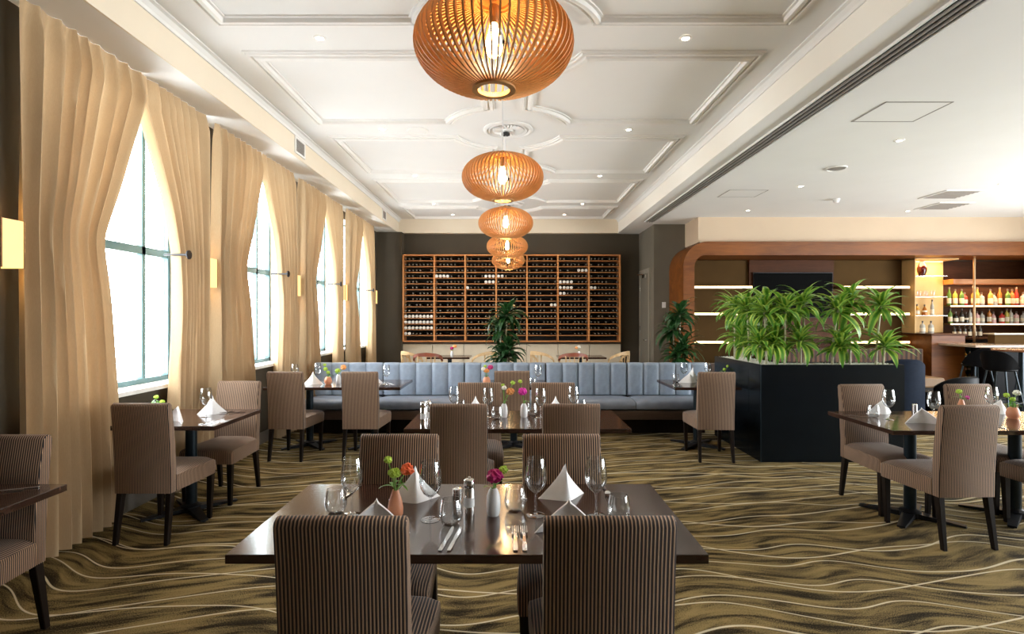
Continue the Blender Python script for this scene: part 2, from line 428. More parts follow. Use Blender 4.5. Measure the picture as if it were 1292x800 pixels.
# small cove along the fascias
for n, (x, s) in enumerate(((XL, 1), (XR, -1))):
    prof = [(x, ZC-.075), (x+s*.012, ZC-.075), (x+s*.018, ZC-.05), (x+s*.04, ZC-.02), (x+s*.065, ZC-.012), (x+s*.065, ZC-.0005), (x, ZC-.0005)]
    struct('trim_%d' % (4+n), MB().prism(prof, YR, 12.559, 'y'), M['white'])

# panel mouldings with corners cut round the rosettes
CX = -.045
RY = [2.26 + 2.15*k for k in range(-2, 5)]
def sweep_closed(pts, prof, z):
    n = len(pts); P = [Vector(p) for p in pts]
    area = sum(P[i].x*P[(i+1) % n].y - P[(i+1) % n].x*P[i].y for i in range(n))
    if area < 0: P.reverse()
    offs = []
    for i in range(n):
        a = (P[i]-P[i-1]).normalized(); b = (P[(i+1) % n]-P[i]).normalized()
        na = Vector((-a.y, a.x)); nb = Vector((-b.y, b.x))
        mv = na+nb; den = max(.25, 1+na.dot(nb)); offs.append(mv/den)
    mb = MB(); vs = []; fs = []; k = len(prof)
    for o, h in prof:
        for i in range(n):
            q = P[i]+offs[i]*o; vs.append((q.x, q.y, z-h))
    for j in range(k-1):
        for i in range(n): fs.append((j*n+i, j*n+(i+1) % n, (j+1)*n+(i+1) % n, (j+1)*n+i))
    return mb.add(vs, fs)
PROF = [(0,-.002),(0,.016),(.016,.016),(.020,.030),(.045,.030),(.050,.014),(.066,.014),(.072,.036),(.096,.046),(.116,.046),(.120,.014),(.140,.012),(.140,-.002)]
tn = 6
def panel(side, y0, y1, c0, c1):
    global tn
    xo = -2.28 if side < 0 else 2.15
    xi = -.19 if side < 0 else .10
    r = .66; pts = []
    def arc(yc, sgn):
        # from strip edge round to the transverse edge; sgn +1: edge lies beyond yc
        dx = abs(xi-CX); a0 = math.acos(dx/r); a1 = math.asin(.20/r)
        return [(CX+side*r*math.cos(a0+(a1-a0)*i/12), yc+sgn*r*math.sin(a0+(a1-a0)*i/12)) for i in range(13)]
    if c0 is not None: pts += arc(c0, 1)[::-1]
    else: pts += [(xi, y0)]
    if c1 is not None: pts += arc(c1, -1)
    else: pts += [(xi, y1)]
    pts += [(xo, y1), (xo, y0)]
    struct('trim_%d' % tn, sweep_closed(pts, PROF, ZC), M['trimwhite'], smooth=False); tn += 1
for side in (-1, 1):
    for k in range(len(RY)-1): panel(side, RY[k]+.20, RY[k+1]-.20, RY[k], RY[k+1])
    panel(side, RY[-1]+.20, 12.36, RY[-1], None)
def rosette_mesh():
    mb = MB().lathe([(.30,.001),(.30,-.012),(.285,-.022),(.262,-.026),(.250,-.014),(.235,-.012),(.225,-.020),(.21,-.014),(.19,-.006),(.06,-.010),(.055,-.03),(.03,-.04),(.001,-.042)], 40)
    for k in range(24):
        a = 2*PI*k/24
        c, s = math.cos(a), math.sin(a)
        p = [Vector((.07*c-.004*s, .07*s+.004*c, -.010)), Vector((.07*c+.004*s, .07*s-.004*c, -.010)), Vector((.185*c+.018*s, .185*s-.018*c, -.007)), Vector((.19*c, .19*s, -.020)), Vector((.185*c-.018*s, .185*s+.018*c, -.007)), Vector((.12*c, .12*s, -.026))]
        mb.add(p, [(0,1,5),(1,2,5),(2,3,5),(3,4,5),(4,0,5)])
    return mb.mesh('rosette', True)
for y in RY:
    o = struct('trim_%d' % tn, cached('rosette', rosette_mesh), M['trimwhite'], loc=(CX, y, ZC)); tn += 1

# bulkhead above the bar and the rounded timber portal
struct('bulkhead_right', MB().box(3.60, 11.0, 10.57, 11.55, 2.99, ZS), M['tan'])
def portal_mesh():
    out = [(3.27, 0), (3.27, 2.52)]; inn = [(3.48, 0), (3.48, 2.52)]
    for i in range(1, 13):
        a = PI - PI/2*i/12
        out.append((3.74+.47*math.cos(a), 2.52+.47*math.sin(a)))
        inn.append((3.70+.22*math.cos(a), 2.51+.22*math.sin(a)))
    out.append((10.99, 2.99)); inn.append((10.99, 2.73))
    mb = MB(); n = len(out); y0, y1 = 10.43, 11.37; vs = []
    for y in (y0, y1):
        vs += [(p[0], y, p[1]) for p in out] + [(p[0], y, p[1]) for p in inn]
    fs = []
    for i in range(n-1):
        fs += [(i, i+1, n+i+1, n+i), (2*n+i, 3*n+i, 3*n+i+1, 2*n+i+1), (i, 2*n+i, 2*n+i+1, i+1), (n+i, n+i+1, 3*n+i+1, 3*n+i)]
    fs += [(0, n, 3*n, 2*n), (n-1, 3*n-1, 4*n-1, 2*n-1)]
    return mb.add(vs, fs)
struct('trim_portal', portal_mesh(), M['portal'], smooth=True)
# back panelling inside the portal
bp_ = struct('wall_bar_panel', MB().box(3.49, 8.05, 11.30, 11.36, 0, 2.72), M['bronzefabric'])
obj('timber_panel', MB().box(4.88, 6.62, 11.25, 11.30, 0, 2.72), M['panelwood'], bp_)
for x0, x1 in ((3.5, 4.86), (6.64, 8.04)):
    for z in (1.03, 1.60, 2.14):
        s_ = obj('shelf', MB().box(x0, x1, 11.05, 11.30, z-.012, z+.035), M['bronzefabric'], bp_)
        obj('led_strip', MB().box(x0+.01, x1-.01, 11.035, 11.05, z-.012, z+.035), M['led'], s_)

# ------------------------------------------------------------------ ceiling fittings
def downlight(x, y, z, label, watts=None):
    t = thing('downlight', label, 'ceiling light', (x, y, z), 0, 'recessed ceiling downlights')
    obj('trim_ring', cached('dl_ring', lambda: MB().lathe([(.030,-.004),(.034,-.008),(.048,-.006),(.052,-.001)], 20).mesh('trim_ring', True)), M['trimwhite'], t)
    obj('lamp_lens', cached('dl_lens', lambda: MB().lathe([(.001,-.002),(.030,-.0035),(.0305,-.001)], 16).mesh('lamp_lens')), M['lens'], t)
    l = bpy.data.lights.new('downlight_beam', 'SPOT'); l.energy = watts or DOWNLIGHT_W; l.color = (1,.94,.85)
    l.spot_size = 1.9; l.spot_blend = .7; l.shadow_soft_size = .04
    o = bpy.data.objects.new('downlight_beam', l); o.location = (0,0,-.02); link(o, t)
ordn = ['nearest', 'second', 'third', 'fourth', 'fifth']
for k, y in enumerate(RY[2:]):
    if k == 0: continue
    downlight(-1.55, y, ZC, 'small downlight in the tray ceiling on the window side, %s from the camera' % ordn[k-1])
    downlight(1.40, y, ZC, 'small downlight in the tray ceiling on the bar side, %s from the camera' % ordn[k-1])
downlight(-1.30, 12.0, ZC, 'small downlight nearest the wine rack on the window side')
downlight(1.15, 12.0, ZC, 'small downlight nearest the wine rack on the bar side')
for x, y, s in ((4.23, 5.97, 'nearest downlight in the low flat ceiling'), (4.26, 8.07, 'downlight in the low ceiling above the planter, beyond the round speaker'),
                (4.27, 9.9, 'downlight in the low ceiling close to the rounded timber portal'), (7.1, 7.93, 'downlight in the low ceiling at the right picture edge'),
                (7.2, 9.95, 'downlight in the low ceiling in front of the bar bulkhead')):
    downlight(x, y, ZS, s)
t = thing('ceiling_speaker', 'flat round white speaker in the low ceiling above the planter', 'speaker', (4.2, 7.08, ZS))
obj('rim', MB().lathe([(.125,-.001),(.125,-.012),(.11,-.016),(.105,-.008)], 28), M['trimwhite'], t, smooth=True)
obj('grille', MB().lathe([(.001,-.012),(.105,-.009)], 28), M['ventgrey'], t)
t = thing('ceiling_speaker', 'flat round white speaker in the tray ceiling near the window side', 'speaker', (-1.14, 6.60, ZC))
obj('rim', MB().lathe([(.125,-.001),(.125,-.012),(.11,-.016),(.105,-.008)], 28), M['trimwhite'], t, smooth=True)
obj('grille', MB().lathe([(.001,-.012),(.105,-.009)], 28), M['trimwhite'], t)
t = thing('motion_sensor', 'small white dome sensor hanging under the low ceiling', 'sensor', (5.3, 8.94, ZS))
obj('base', MB().lathe([(.055,-.001),(.055,-.02),(.035,-.028)], 20), M['trimwhite'], t, smooth=True)
obj('dome', MB().lathe([(.045,-.022),(.045,-.04),(.035,-.058),(.015,-.068),(.001,-.07)], 20), M['whiteceramic'], t, smooth=True)
def hatch(x0, x1, y0, y1, label):
    t = thing('access_hatch', label, 'hatch', ((x0+x1)/2, (y0+y1)/2, ZS))
    a, b = (x1-x0)/2, (y1-y0)/2
    obj('frame', MB().box(-a, a, -b, -b+.012, -.004, -.0005).box(-a, a, b-.012, b, -.004, -.0005).box(-a, -a+.012, -b, b, -.004, -.0005).box(a-.012, a, -b, b, -.004, -.0005), M['ventgrey'], t)
    obj('lid', MB().box(-a+.016, a-.016, -b+.016, b-.016, -.003, -.0005), M['grey_ceiling'], t)
hatch(3.35, 3.96, 4.9, 5.4, 'square access hatch flush in the low ceiling beside the slot diffuser')
hatch(3.3, 3.9, 8.3, 8.8, 'small far access hatch flush in the low ceiling')
def square_vent(x, y, label):
    t = thing('ceiling_vent', label, 'vent', (x, y, ZS))
    obj('frame', MB().box(-.3,.3,-.3,-.26,-.012,-.0005).box(-.3,.3,.26,.3,-.012,-.0005).box(-.3,-.26,-.26,.26,-.012,-.0005).box(.26,.3,-.26,.26,-.012,-.0005), M['trimwhite'], t)
    for k in range(6):
        y0 = -.25+k*.085
        obj('louvre', MB().add([(-.26,y0,-.002),(.26,y0,-.002),(.26,y0+.06,-.016),(-.26,y0+.06,-.016)], [(0,1,2,3)]), M['ventgrey'], t)
square_vent(6.9, 8.6, 'square louvred vent in the low ceiling, nearer of the two by the bar')
square_vent(7.5, 9.5, 'square louvred vent in the low ceiling, farther of the two by the bar')
# linear slot diffuser
t = thing('slot_diffuser', 'long black and white slot diffuser running along the low ceiling edge', 'vent', (2.775, 5.0, ZS))
obj('backing', MB().box(-.095, .095, -7.0, 6.05, -.004, -.0008), M['vent'], t)
for k in range(5):
    x = -.10+k*.05
    obj('blade', MB().box(x-.007, x+.007, -7.0, 6.05, -.022, -.004), M['trimwhite'] if k in (0, 4) else M['ventgrey'], t)
# supply grilles on the fascia
for y, s in ((6.69, 'nearer grey supply grille on the cream fascia above the curtains'), (11.1, 'farther grey supply grille on the cream fascia near the back wall')):
    t = thing('supply_grille', s, 'vent', (XL, y, 3.62))
    obj('frame', MB().box(.0005,.014,-.16,-.13,-.10,.10).box(.0005,.014,.13,.16,-.10,.10).box(.0005,.014,-.13,.13,-.10,-.075).box(.0005,.014,-.13,.13,.075,.10), M['trimwhite'], t)
    for k in range(8):
        z = -.07+k*.0185
        obj('louvre', MB().box(.002,.010,-.13,.13,z,z+.011), M['ventgrey'], t)

# ================================================================== curtains
def curtain(yo, yi, ytie, ybot, seed, label):
    rnd = random.Random(seed)
    nu, nv = 110, 44
    ztop, zbot, zt = ZS-.001, .03, 2.10
    nf = 7.5
    ph = [rnd.uniform(0, 6.28) for _ in range(6)]
    vs = []; fs = []
    for j in range(nv+1):
        v = j/nv; z = ztop+(zbot-ztop)*v
        if z > 3.24: yin = yi
        elif z > zt:
            s = (3.24-z)/(3.24-zt); s = 1-(1-s)**1.12
            yin = yi+(ytie-yi)*s
        else:
            s = (zt-z)/(zt-zbot); yin = ytie+(ybot-ytie)*(3*s*s-2*s*s*s)**.7 if s > 0 else ytie
        squeeze = abs((yin-yo)/(yi-yo))
        for i in range(nu+1):
            u = i/nu
            a = .046+.014*v+.006*math.sin(9*u+ph[5])
            w = 2*PI*nf*(u+.035*math.sin(5*u+ph[0])+.014*math.sin(2.3*v+9*u+ph[1])+.010*math.sin(17*u+ph[5]))
            x = a*math.sin(w+ph[2]+.5*math.sin(w+ph[2]))+.012*math.sin(2*w+ph[3]+2*v)*v+.012*math.sin(3.1*u+2*v+ph[4])
            if v < .05: x *= .35+.65*v/.05
            pull = math.exp(-((z-zt)/.28)**2)*.03*u
            y = yo+(yin-yo)*u+.010*math.cos(w+ph[2])*squeeze
            vs.append((-2.945+x-pull, y, z))
    for j in range(nv):
        for i in range(nu):
            k = j*(nu+1)+i; fs.append((k, k+1, k+nu+2, k+nu+1))
    mb = MB().add(vs, fs)
    o = obj('curtain', mb, M['curtain'], smooth=True)
    tag(o, label, 'curtain', 'beige curtains tied back along the window wall')
wl_names = ['nearest window', 'second window', 'third window', 'farthest window']
for k, y in enumerate(WIN_Y):
    curtain(y-1.08, y-.05, y-.44, y-.27, 10+k, 'beige pleated curtain tied back on the near side of the %s' % wl_names[k])
    curtain(y+.86, y-.04, y+.47, y+.34, 30+k, 'beige pleated curtain tied back on the far side of the %s' % wl_names[k])
    for yy, s, pl_ in ((y+.47, 'far', .21),):
        t = thing('curtain_tieback', 'round black curtain holdback on the %s side of the %s' % (s, wl_names[k]), 'holdback', (XW, yy, 2.10), 0, 'black curtain holdbacks')
        obj('post', MB().tube([(0,0,0),(pl_,0,0)], .010), M['black'], t)
        obj('disc', MB().prism([(.040*math.cos(a*PI/12), .040*math.sin(a*PI/12)) for a in range(24)], pl_, pl_+.014, 'x'), M['black'], t, bevel=.004)

# ================================================================== wall sconces
sc = ['nearest the camera at the left picture edge', 'between the first and second windows', 'between the second and third windows', 'between the third and fourth windows', 'beside the wine rack pier, last of the row']
for k in range(5):
    y = 3.20+2.145*k
    t = thing('wall_sconce', 'glowing amber box wall sconce %s' % sc[k], 'wall lamp', (XW, y, 1.98), 0, 'amber wall sconces')
    obj('back_plate', MB().box(.0005, .014, -.05, .05, -.10, .10), M['brass'], t)
    obj('shade', MB().box(.014, .15, -.075, -.070, -.14, .14).box(.014, .15, .070, .075, -.14, .14).box(.145, .15, -.070, .070, -.14, .14), M['shade'], t)
    obj('shade_frame', MB().box(.143,.153,-.079,-.069,-.143,.143).box(.143,.153,.069,.079,-.143,.143), M['brass'], t)
    l = bpy.data.lights.new('sconce_light', 'POINT'); l.energy = SCONCE_W; l.color = (1,.62,.22); l.shadow_soft_size = .05
    o = bpy.data.objects.new('sconce_light', l); o.location = (.08, 0, 0); link(o, t)

# ================================================================== pendants
def slat_mesh():
    pts = []; n = 22; mb = MB(); vs = []
    for i in range(n+1):
        a = -PI/2*.90+PI*.90*i/n
        ro = .33*math.cos(a)**.85 if math.cos(a) > 0 else 0
        zo = .185*math.sin(a)
        ro = max(ro, .075)
        nr = math.cos(a)*.55; nz = math.sin(a)
        ln = math.hypot(nr, nz) or 1
        ri, zi = ro-.016*nr/ln, zo-.016*nz/ln
        w = .0032
        vs += [(ro, -w, zo), (ro, w, zo), (ri, w, zi), (ri, -w, zi)]
    fs = []
    for i in range(n):
        for k in range(4): fs.append((i*4+k, i*4+(k+1) % 4, i*4+4+(k+1) % 4, i*4+4+k))
    fs += [(0,1,2,3), (n*4+3, n*4+2, n*4+1, n*4)]
    return mb.add(vs, fs).mesh('slat')
def pendant(y, label):
    t = thing('pendant_lamp', label, 'pendant lamp', (-.075, y, 2.675), 0, 'slatted wooden pendant lamps in a row')
    NS = 60
    for k in range(NS):
        obj('slat', cached('slat', slat_mesh), M['lampwood'], t, rot=(0,0,2*PI*k/NS))
    for z in (-.183, .183):
        obj('ring', cached('pring', lambda: MB().lathe([(.066,-.006),(.090,-.006),(.090,.006),(.066,.006),(.066,-.006)], 32).mesh('ring', True)), M['lampwood'], t, loc=(0,0,z))
    obj('top_cap', cached('pcap', lambda: MB().lathe([(.066,.0),(.066,.006),(.020,.010),(.018,.03),(.001,.03)], 24).mesh('cap', True)), M['lampwood'], t, loc=(0,0,.183))
    obj('lamp_holder', cached('pholder', lambda: MB().lathe([(.020,.16),(.022,.10),(.018,.085),(.001,.085)], 16).mesh('holder', True)), M['brass'], t)
    obj('bulb', cached('pbulb', lambda: MB().lathe([(.014,.088),(.020,.06),(.032,.02),(.036,-.01),(.030,-.035),(.016,-.05),(.001,-.054)], 16).mesh('bulb', True)), M['bulb'], t)
    obj('cord', cached('pcord', lambda: MB().tube([(0,0,.20),(0,0,ZC-2.675-.045)], .0035, 6).mesh('cord')), M['whiteceramic'], t)
    obj('ceiling_cup', cached('pcup', lambda: MB().lathe([(.05,1.081),(.05,1.055),(.01,1.045)], 20).mesh('cup', True)), M['vent'], t)
    l = bpy.data.lights.new('bulb_light', 'POINT'); l.energy = PENDANT_W; l.color = (1,.72,.42); l.shadow_soft_size = .03
    o = bpy.data.objects.new('bulb_light', l); o.location = (0,0,-.08); link(o, t)
for k in range(5):
    pendant(2.26+2.15*k, 'round slatted wood pendant lamp, %s in the row' % ['nearest and largest', 'second nearest', 'middle one', 'second from the wine rack', 'closest to the wine rack'][k])

# ================================================================== dining chairs
def chair_back():
    prof = [(-.185,.345),(-.180,.50),(-.192,.66),(-.212,.82),(-.235,.945),(-.245,.960),(-.262,.966),(-.282,.958),(-.290,.940),(-.275,.82),(-.262,.66),(-.252,.50),(-.250,.345)]
    mb = MB(); n = len(prof); vs = []; fs = []
    xs = [-.193, -.187, .187, .193]
    cyc = sum(p[0] for p in prof)/n
    for i, x in enumerate(xs):
        for (y, z) in prof:
            if i in (0, 3):
                yc = -.2175-(z-.345)*.075
                vs.append((x, y+(yc-y)*.16, z-(.006 if z > .95 else 0)))
            else: vs.append((x, y, z))
    fs.append(tuple(range(n))); fs.append(tuple(reversed(range(3*n, 4*n))))
    for i in range(3):
        for k in range(n): fs.append((i*n+k, (i+1)*n+k, (i+1)*n+(k+1) % n, i*n+(k+1) % n))
    return mb.add(vs, fs).mesh('backrest', True)
def chair_seat():
    # trapezoid cushion, rounded, slightly crowned
    mb = MB(); vs = []; fs = []
    rows = [(-.186,.195),(-.05,.205),(.12,.217),(.235,.222),(.262,.219),(.272,.210)]
    nx = 8
    def top(y, u, hw):
        e = 1-abs(2*u-1)**6
        f = 1-max(0, (y-.12)/.152)**4
        return .445+.022*e+.012*f
    for y, hw in rows:
        for i in range(nx+1):
            u = i/nx; zt = top(y, u, hw) - (.020 if y > .27 else .006 if y > .26 else 0)
            vs.append((-hw+2*hw*u, y, zt))
    R = len(rows)
    for j in range(R-1):
        for i in range(nx):
            k = j*(nx+1)+i; fs.append((k, k+1, k+nx+2, k+nx+1))
    ring = [j*(nx+1)+nx for j in range(R)] + [(R-1)*(nx+1)+i for i in range(nx-1, -1, -1)] + [j*(nx+1) for j in range(R-2, -1, -1)] + [i for i in range(1, nx)]
    # skirt
    b0 = len(vs)
    ring = ring
    for q in ring: x, y, z = vs[q]; vs.append((x*1.015, y*1.0, z-.02))
    b1 = len(vs)
    for q in ring: x, y, z = vs[q]; vs.append((x*1.0, y, .345))
    n = len(ring)
    for i in range(n):
        j = (i+1) % n
        fs.append((ring[i], b0+i, b0+j, ring[j])); fs.append((b0+i, b1+i, b1+j, b0+j))
    fs.append(tuple(b1+i for i in range(n)))
    return mb.add(vs, fs).mesh('seat', True)
def chair_leg(sx, front):
    if front: return MB().taper((sx*.188,.235,0), .015,.015, (sx*.194,.243,.352), .022,.022).mesh('leg', False, .003, 1)
    return MB().taper((sx*.175,-.265,0), .014,.016, (sx*.168,-.215,.352), .020,.024).mesh('leg', False, .003, 1)
def chair(x, y, rz, label, group):
    t = thing('dining_chair', label, 'chair', (x, y, 0), rz, group)
    obj('seat', cached('cseat', chair_seat), M['stripe'], t)
    obj('backrest', cached('cback', chair_back), M['stripe'], t)
    for sx in (-1, 1):
        for fr in (True, False):
            obj('leg', cached(('cleg', sx, fr), lambda: chair_leg(sx, fr)), M['legwood'], t)
A_, B_, D_, E_, G_ = 'chairs at the nearest table', 'chairs at the middle table', 'chairs at the banquette', 'chairs at the window tables', 'chairs at the right-hand table'
chair(-.50, 1.87, 0, 'striped brown dining chair in the foreground, back to camera, left of the pair', A_)
chair(.286, 1.87, 0, 'striped brown dining chair in the foreground, back to camera, right of the pair', A_)
chair(-.56, 2.47, PI, 'striped brown dining chair facing camera behind the orange vase on the nearest table', A_)
chair(.245, 2.47, PI, 'striped brown dining chair facing camera behind the peaked napkin on the nearest table', A_)
chair(-.36, 3.95, 0, 'striped brown dining chair with its back to camera at the middle table, left one', B_)
chair(.40, 3.95, 0, 'striped brown dining chair with its back to camera at the middle table, right one', B_)
chair(-.29, 4.62, PI, 'striped brown dining chair on the far side of the middle table, left one', B_)
chair(.366, 4.62, PI, 'striped brown dining chair on the far side of the middle table, right one', B_)
chair(0.0, 6.20, 0, 'single striped brown chair facing the long blue banquette at its centre', D_)
chair(-2.42, 6.12, -.04, 'striped brown chair at the left banquette table, the one nearest the curtains', D_)
chair(-1.63, 6.12, 0, 'striped brown chair at the left banquette table, the one farther from the curtains', D_)
chair(-2.52, 3.98, 0, 'brown chair with its back to camera at the two-seat window table', E_)
chair(-2.50, 4.74, PI-.03, 'brown chair facing camera at the two-seat window table', E_)
chair(-2.50, 2.46, PI, 'striped chair cut off by the left picture edge in front of the nearest curtain', E_)
chair(3.03, 3.90, .04, 'brown chair with its back to camera at the right-hand table', G_)
chair(3.93, 3.90, 0, 'brown chair cut off by the right picture edge, near side of its table', G_)
chair(3.05, 4.50, PI+.05, 'brown chair on the far side of the right-hand table in front of the black planter', G_)
chair(3.98, 4.52, PI, 'brown chair on the far side of the right-hand table nearer the bar', G_)
chair(2.19, 6.08, -.05, 'striped brown chair beside the black planter at the end of the banquette', D_)

# ================================================================== dining tables
TZ = .75
def pedestal_mesh():
    return MB().lathe([(.042,.03),(.042,.70),(.001,.70)], 20).mesh('column', True)
def foot_mesh():
    mb = MB()
    for a in (PI/4, -PI/4):
        c, s = math.cos(a), math.sin(a)
        for sg in (1, -1):
            p = []
            for r, w, z in ((.03,.045,.045),(.34,.026,.018)):
                for ww in (-w, w): p.append((sg*r*c-ww*s, sg*r*s+ww*c, z))
            q = [(x, y, .006) for x, y, z in p]
            mb.add(p+q, [(0,1,3,2),(4,6,7,5),(0,2,6,4),(1,5,7,3),(2,3,7,6),(0,4,5,1)])
    mb.lathe([(.075,.006),(.075,.05),(.05,.062),(.04,.07)], 20)
    for a in (PI/4, 3*PI/4, 5*PI/4, 7*PI/4): mb.lathe([(.014,.0),(.014,.008)], 8, (.33*math.cos(a), .33*math.sin(a), 0), True, True)
    return mb.mesh('base', False)
def table(x, y, w, d, label, peds=2, name='dining_table'):
    t = thing(name, label, 'table', (x, y, 0))
    obj('table_top', MB().box(-w/2, w/2, -d/2, d/2, TZ-.032, TZ), M['table'], t, bevel=.002, seg=1)
    xs = (-w/4, w/4) if peds == 2 else (0,)
    for px in xs:
        c_ = obj('column', cached('ped', pedestal_mesh), M['bluesteel'], t, loc=(px,0,0))
        obj('spider', cached('spider', lambda: MB().box(-.2,.2,-.025,.025,.70,.717).box(-.025,.025,-.2,.2,.70,.717).mesh('spider')), M['black'], t, loc=(px,0,0))
        obj('base', cached('foot', foot_mesh), M['black'], t, loc=(px,0,0))
table(-.152, 2.23, 1.63, .78, 'dark brown rectangular dining table nearest the camera, set for four')
table(.04, 4.30, 1.63, .78, 'dark brown rectangular dining table in the middle, set for four')
table(.02, 6.585, .80, .74, 'small dark square table in front of the centre of the banquette', 1)
table(-2.05, 6.60, 1.56, .78, 'dark table at the left end of the banquette with two chairs')
table(-2.565, 4.375, .77, .75, 'dark two-seat table under the nearest window', 1)
table(-2.53, 2.22, .80, .80, 'dark table corner cut off by the left picture edge', 1)
table(3.50, 4.25, 1.63, .80, 'dark brown table at the right picture edge in front of the planter')
table(2.23, 6.60, .76, .78, 'dark square table at the right end of the banquette beside the planter', 1)

# ================================================================== banquette
bq = thing('banquette', 'long blue-grey leather banquette with channelled backrest across the room', 'banquette', (0, 7.05, 0))
BX0, BX1 = -2.76, 2.58
obj('plinth', MB().box(BX0, BX1, .26, .66, 0, .22), M['legwood'], bq)
obj('seat_frame', MB().box(BX0, BX1, .02, .68, .22, .335), M['dark_timber'], bq, bevel=.006)
obj('back_shell', MB().box(BX0, BX1+.42, .69, .75, 0.0, .895), M['dark_timber'], bq, bevel=.01)
secw = 1.135; x = BX0; sx0 = -2.965
bounds = [BX0, -1.80, -.665, .47, 1.605, 2.74]
def channel_mesh(w):
    mb = MB(); n = 8; vs = []; fs = []
    prof = [(.0,.47),(.0,.87),(.012,.897),(.035,.908),(.07,.908),(.085,.897)]
    for i in range(n+1):
        u = -1+2*i/n; b = .030*(1-abs(u)**4)
        for k, (yy, z) in enumerate(prof):
            vs.append((u*w/2, yy-b*(1 if k < 4 else .3)+.030, z+(0.004*(1-u*u) if k in (3,4) else 0)))
    m_ = len(prof)
    for i in range(n):
        for k in range(m_-1): fs.append((i*m_+k, (i+1)*m_+k, (i+1)*m_+k+1, i*m_+k+1))
    return mb.add(vs, fs).mesh('channel', True)
for s in range(len(bounds)-1):
    x0, x1 = bounds[s], bounds[s+1]
    sec = obj('back_section', MB().box(x0+.004, x1-.004, .625, .69, .44, .895), M['blue_leather'], bq, bevel=.01)
    nchan = 4 if s == 0 else 5
    w = (x1-x0-.012)/nchan
    for k in range(nchan):
        obj('channel', cached(('ch', round(w, 3)), lambda: channel_mesh(w-.006)), M['blue_leather'], sec, loc=(x0+.006+w*(k+.5), .555, 0))
    sx1 = min(x1, BX1)
    cu = MB(); nx = 14; ny = 6; vs = []; fs = []
    prof = [(.06,.34),(.012,.36),(.0,.40),(.010,.445),(.05,.468),(.20,.478),(.40,.474),(.56,.460),(.575,.44)]
    rs = random.Random(s)
    for i in range(nx+1):
        u = i/nx; e = abs(2*u-1)**10
        for (yy, z) in prof:
            vs.append((x0+.004+(sx1-x0-.008)*u, yy+.012*e*(1 if yy < .1 else 0), z-(.02*e if z > .4 else 0)+rs.uniform(-.003,.003)*(1 if .1 < yy < .5 else 0)))
    m_ = len(prof)
    for i in range(nx):
        for k in range(m_-1): fs.append((i*m_+k, (i+1)*m_+k, (i+1)*m_+k+1, i*m_+k+1))
    fs.append(tuple(range(m_))); fs.append(tuple(reversed([nx*m_+k for k in range(m_)])))
    obj('seat_cushion', cu.add(vs, fs), M['seat_leather'], bq, smooth=True)

# ================================================================== planter
pl = thing('planter_box', 'tall blue-black L-shaped planter box filled with white pebbles', 'planter', (2.66, 5.84, 0))
PW, PD, PT, PZ = 1.53, 1.34, .36, 1.04
def lbox(off, z0, z1):
    o = off
    poly = [(o,o),(PW-o,o),(PW-o,PT-o),(PT-o,PT-o),(PT-o,PD-o),(o,PD-o)]
    return MB().prism(poly, z0, z1, 'z')
obj('body', lbox(.012, .03, PZ-.05), M['planter'], pl)
obj('rim', MB().box(.0,PW,0,.014,PZ-.08,PZ).box(0,.014,.014,PD,PZ-.08,PZ).box(PW-.014,PW,.014,PT,PZ-.08,PZ).box(PT-.014,PW-.014,PT-.014,PT,PZ-.08,PZ).box(PT-.014,PT,PT,PD,PZ-.08,PZ).box(.014,PT-.014,PD-.014,PD,PZ-.08,PZ), M['planter'], pl)
obj('front_panel', MB().box(0.0, PW, -.004, .012, 0.0, PZ-.08), M['planter'], pl)
for y0, y1 in ((.012,.30),(.304,.88),(.884,PD)):
    obj('side_panel', MB().box(-.002, .012, y0, y1-.003, 0.0, PZ-.08), M['planter'], pl)
obj('corner_strip', MB().box(-.006, .004, -.008, .004, 0.0, PZ), M['bluesteel'], pl)
obj('soil', lbox(.016, PZ-.05, PZ-.025), M['soil'], pl)
rp = random.Random(3)
pb = MB(); ico = [(0,0,1),(.9,0,.0),(0,.9,0),(-.9,0,0),(0,-.9,0),(0,0,-1)]
icf = [(0,1,2),(0,2,3),(0,3,4),(0,4,1),(5,2,1),(5,3,2),(5,4,3),(5,1,4)]
for _ in range(5200):
    if rp.random() < .56: px, py = rp.uniform(.025, PW-.025), rp.uniform(.025, PT-.025)
    else: px, py = rp.uniform(.025, PT-.025), rp.uniform(PT-.03, PD-.025)
    r = rp.uniform(.007, .013); a = rp.uniform(0, 6.28); zz = PZ-.014+rp.uniform(-.006,.006)
    pb.add([(px+r*(x*math.cos(a)-y*math.sin(a)), py+r*(x*math.sin(a)+y*math.cos(a)*.8), zz+r*.7*z) for x, y, z in ico], icf)
o = obj('pebbles', pb, M['pebble'], pl); o['kind'] = 'stuff'

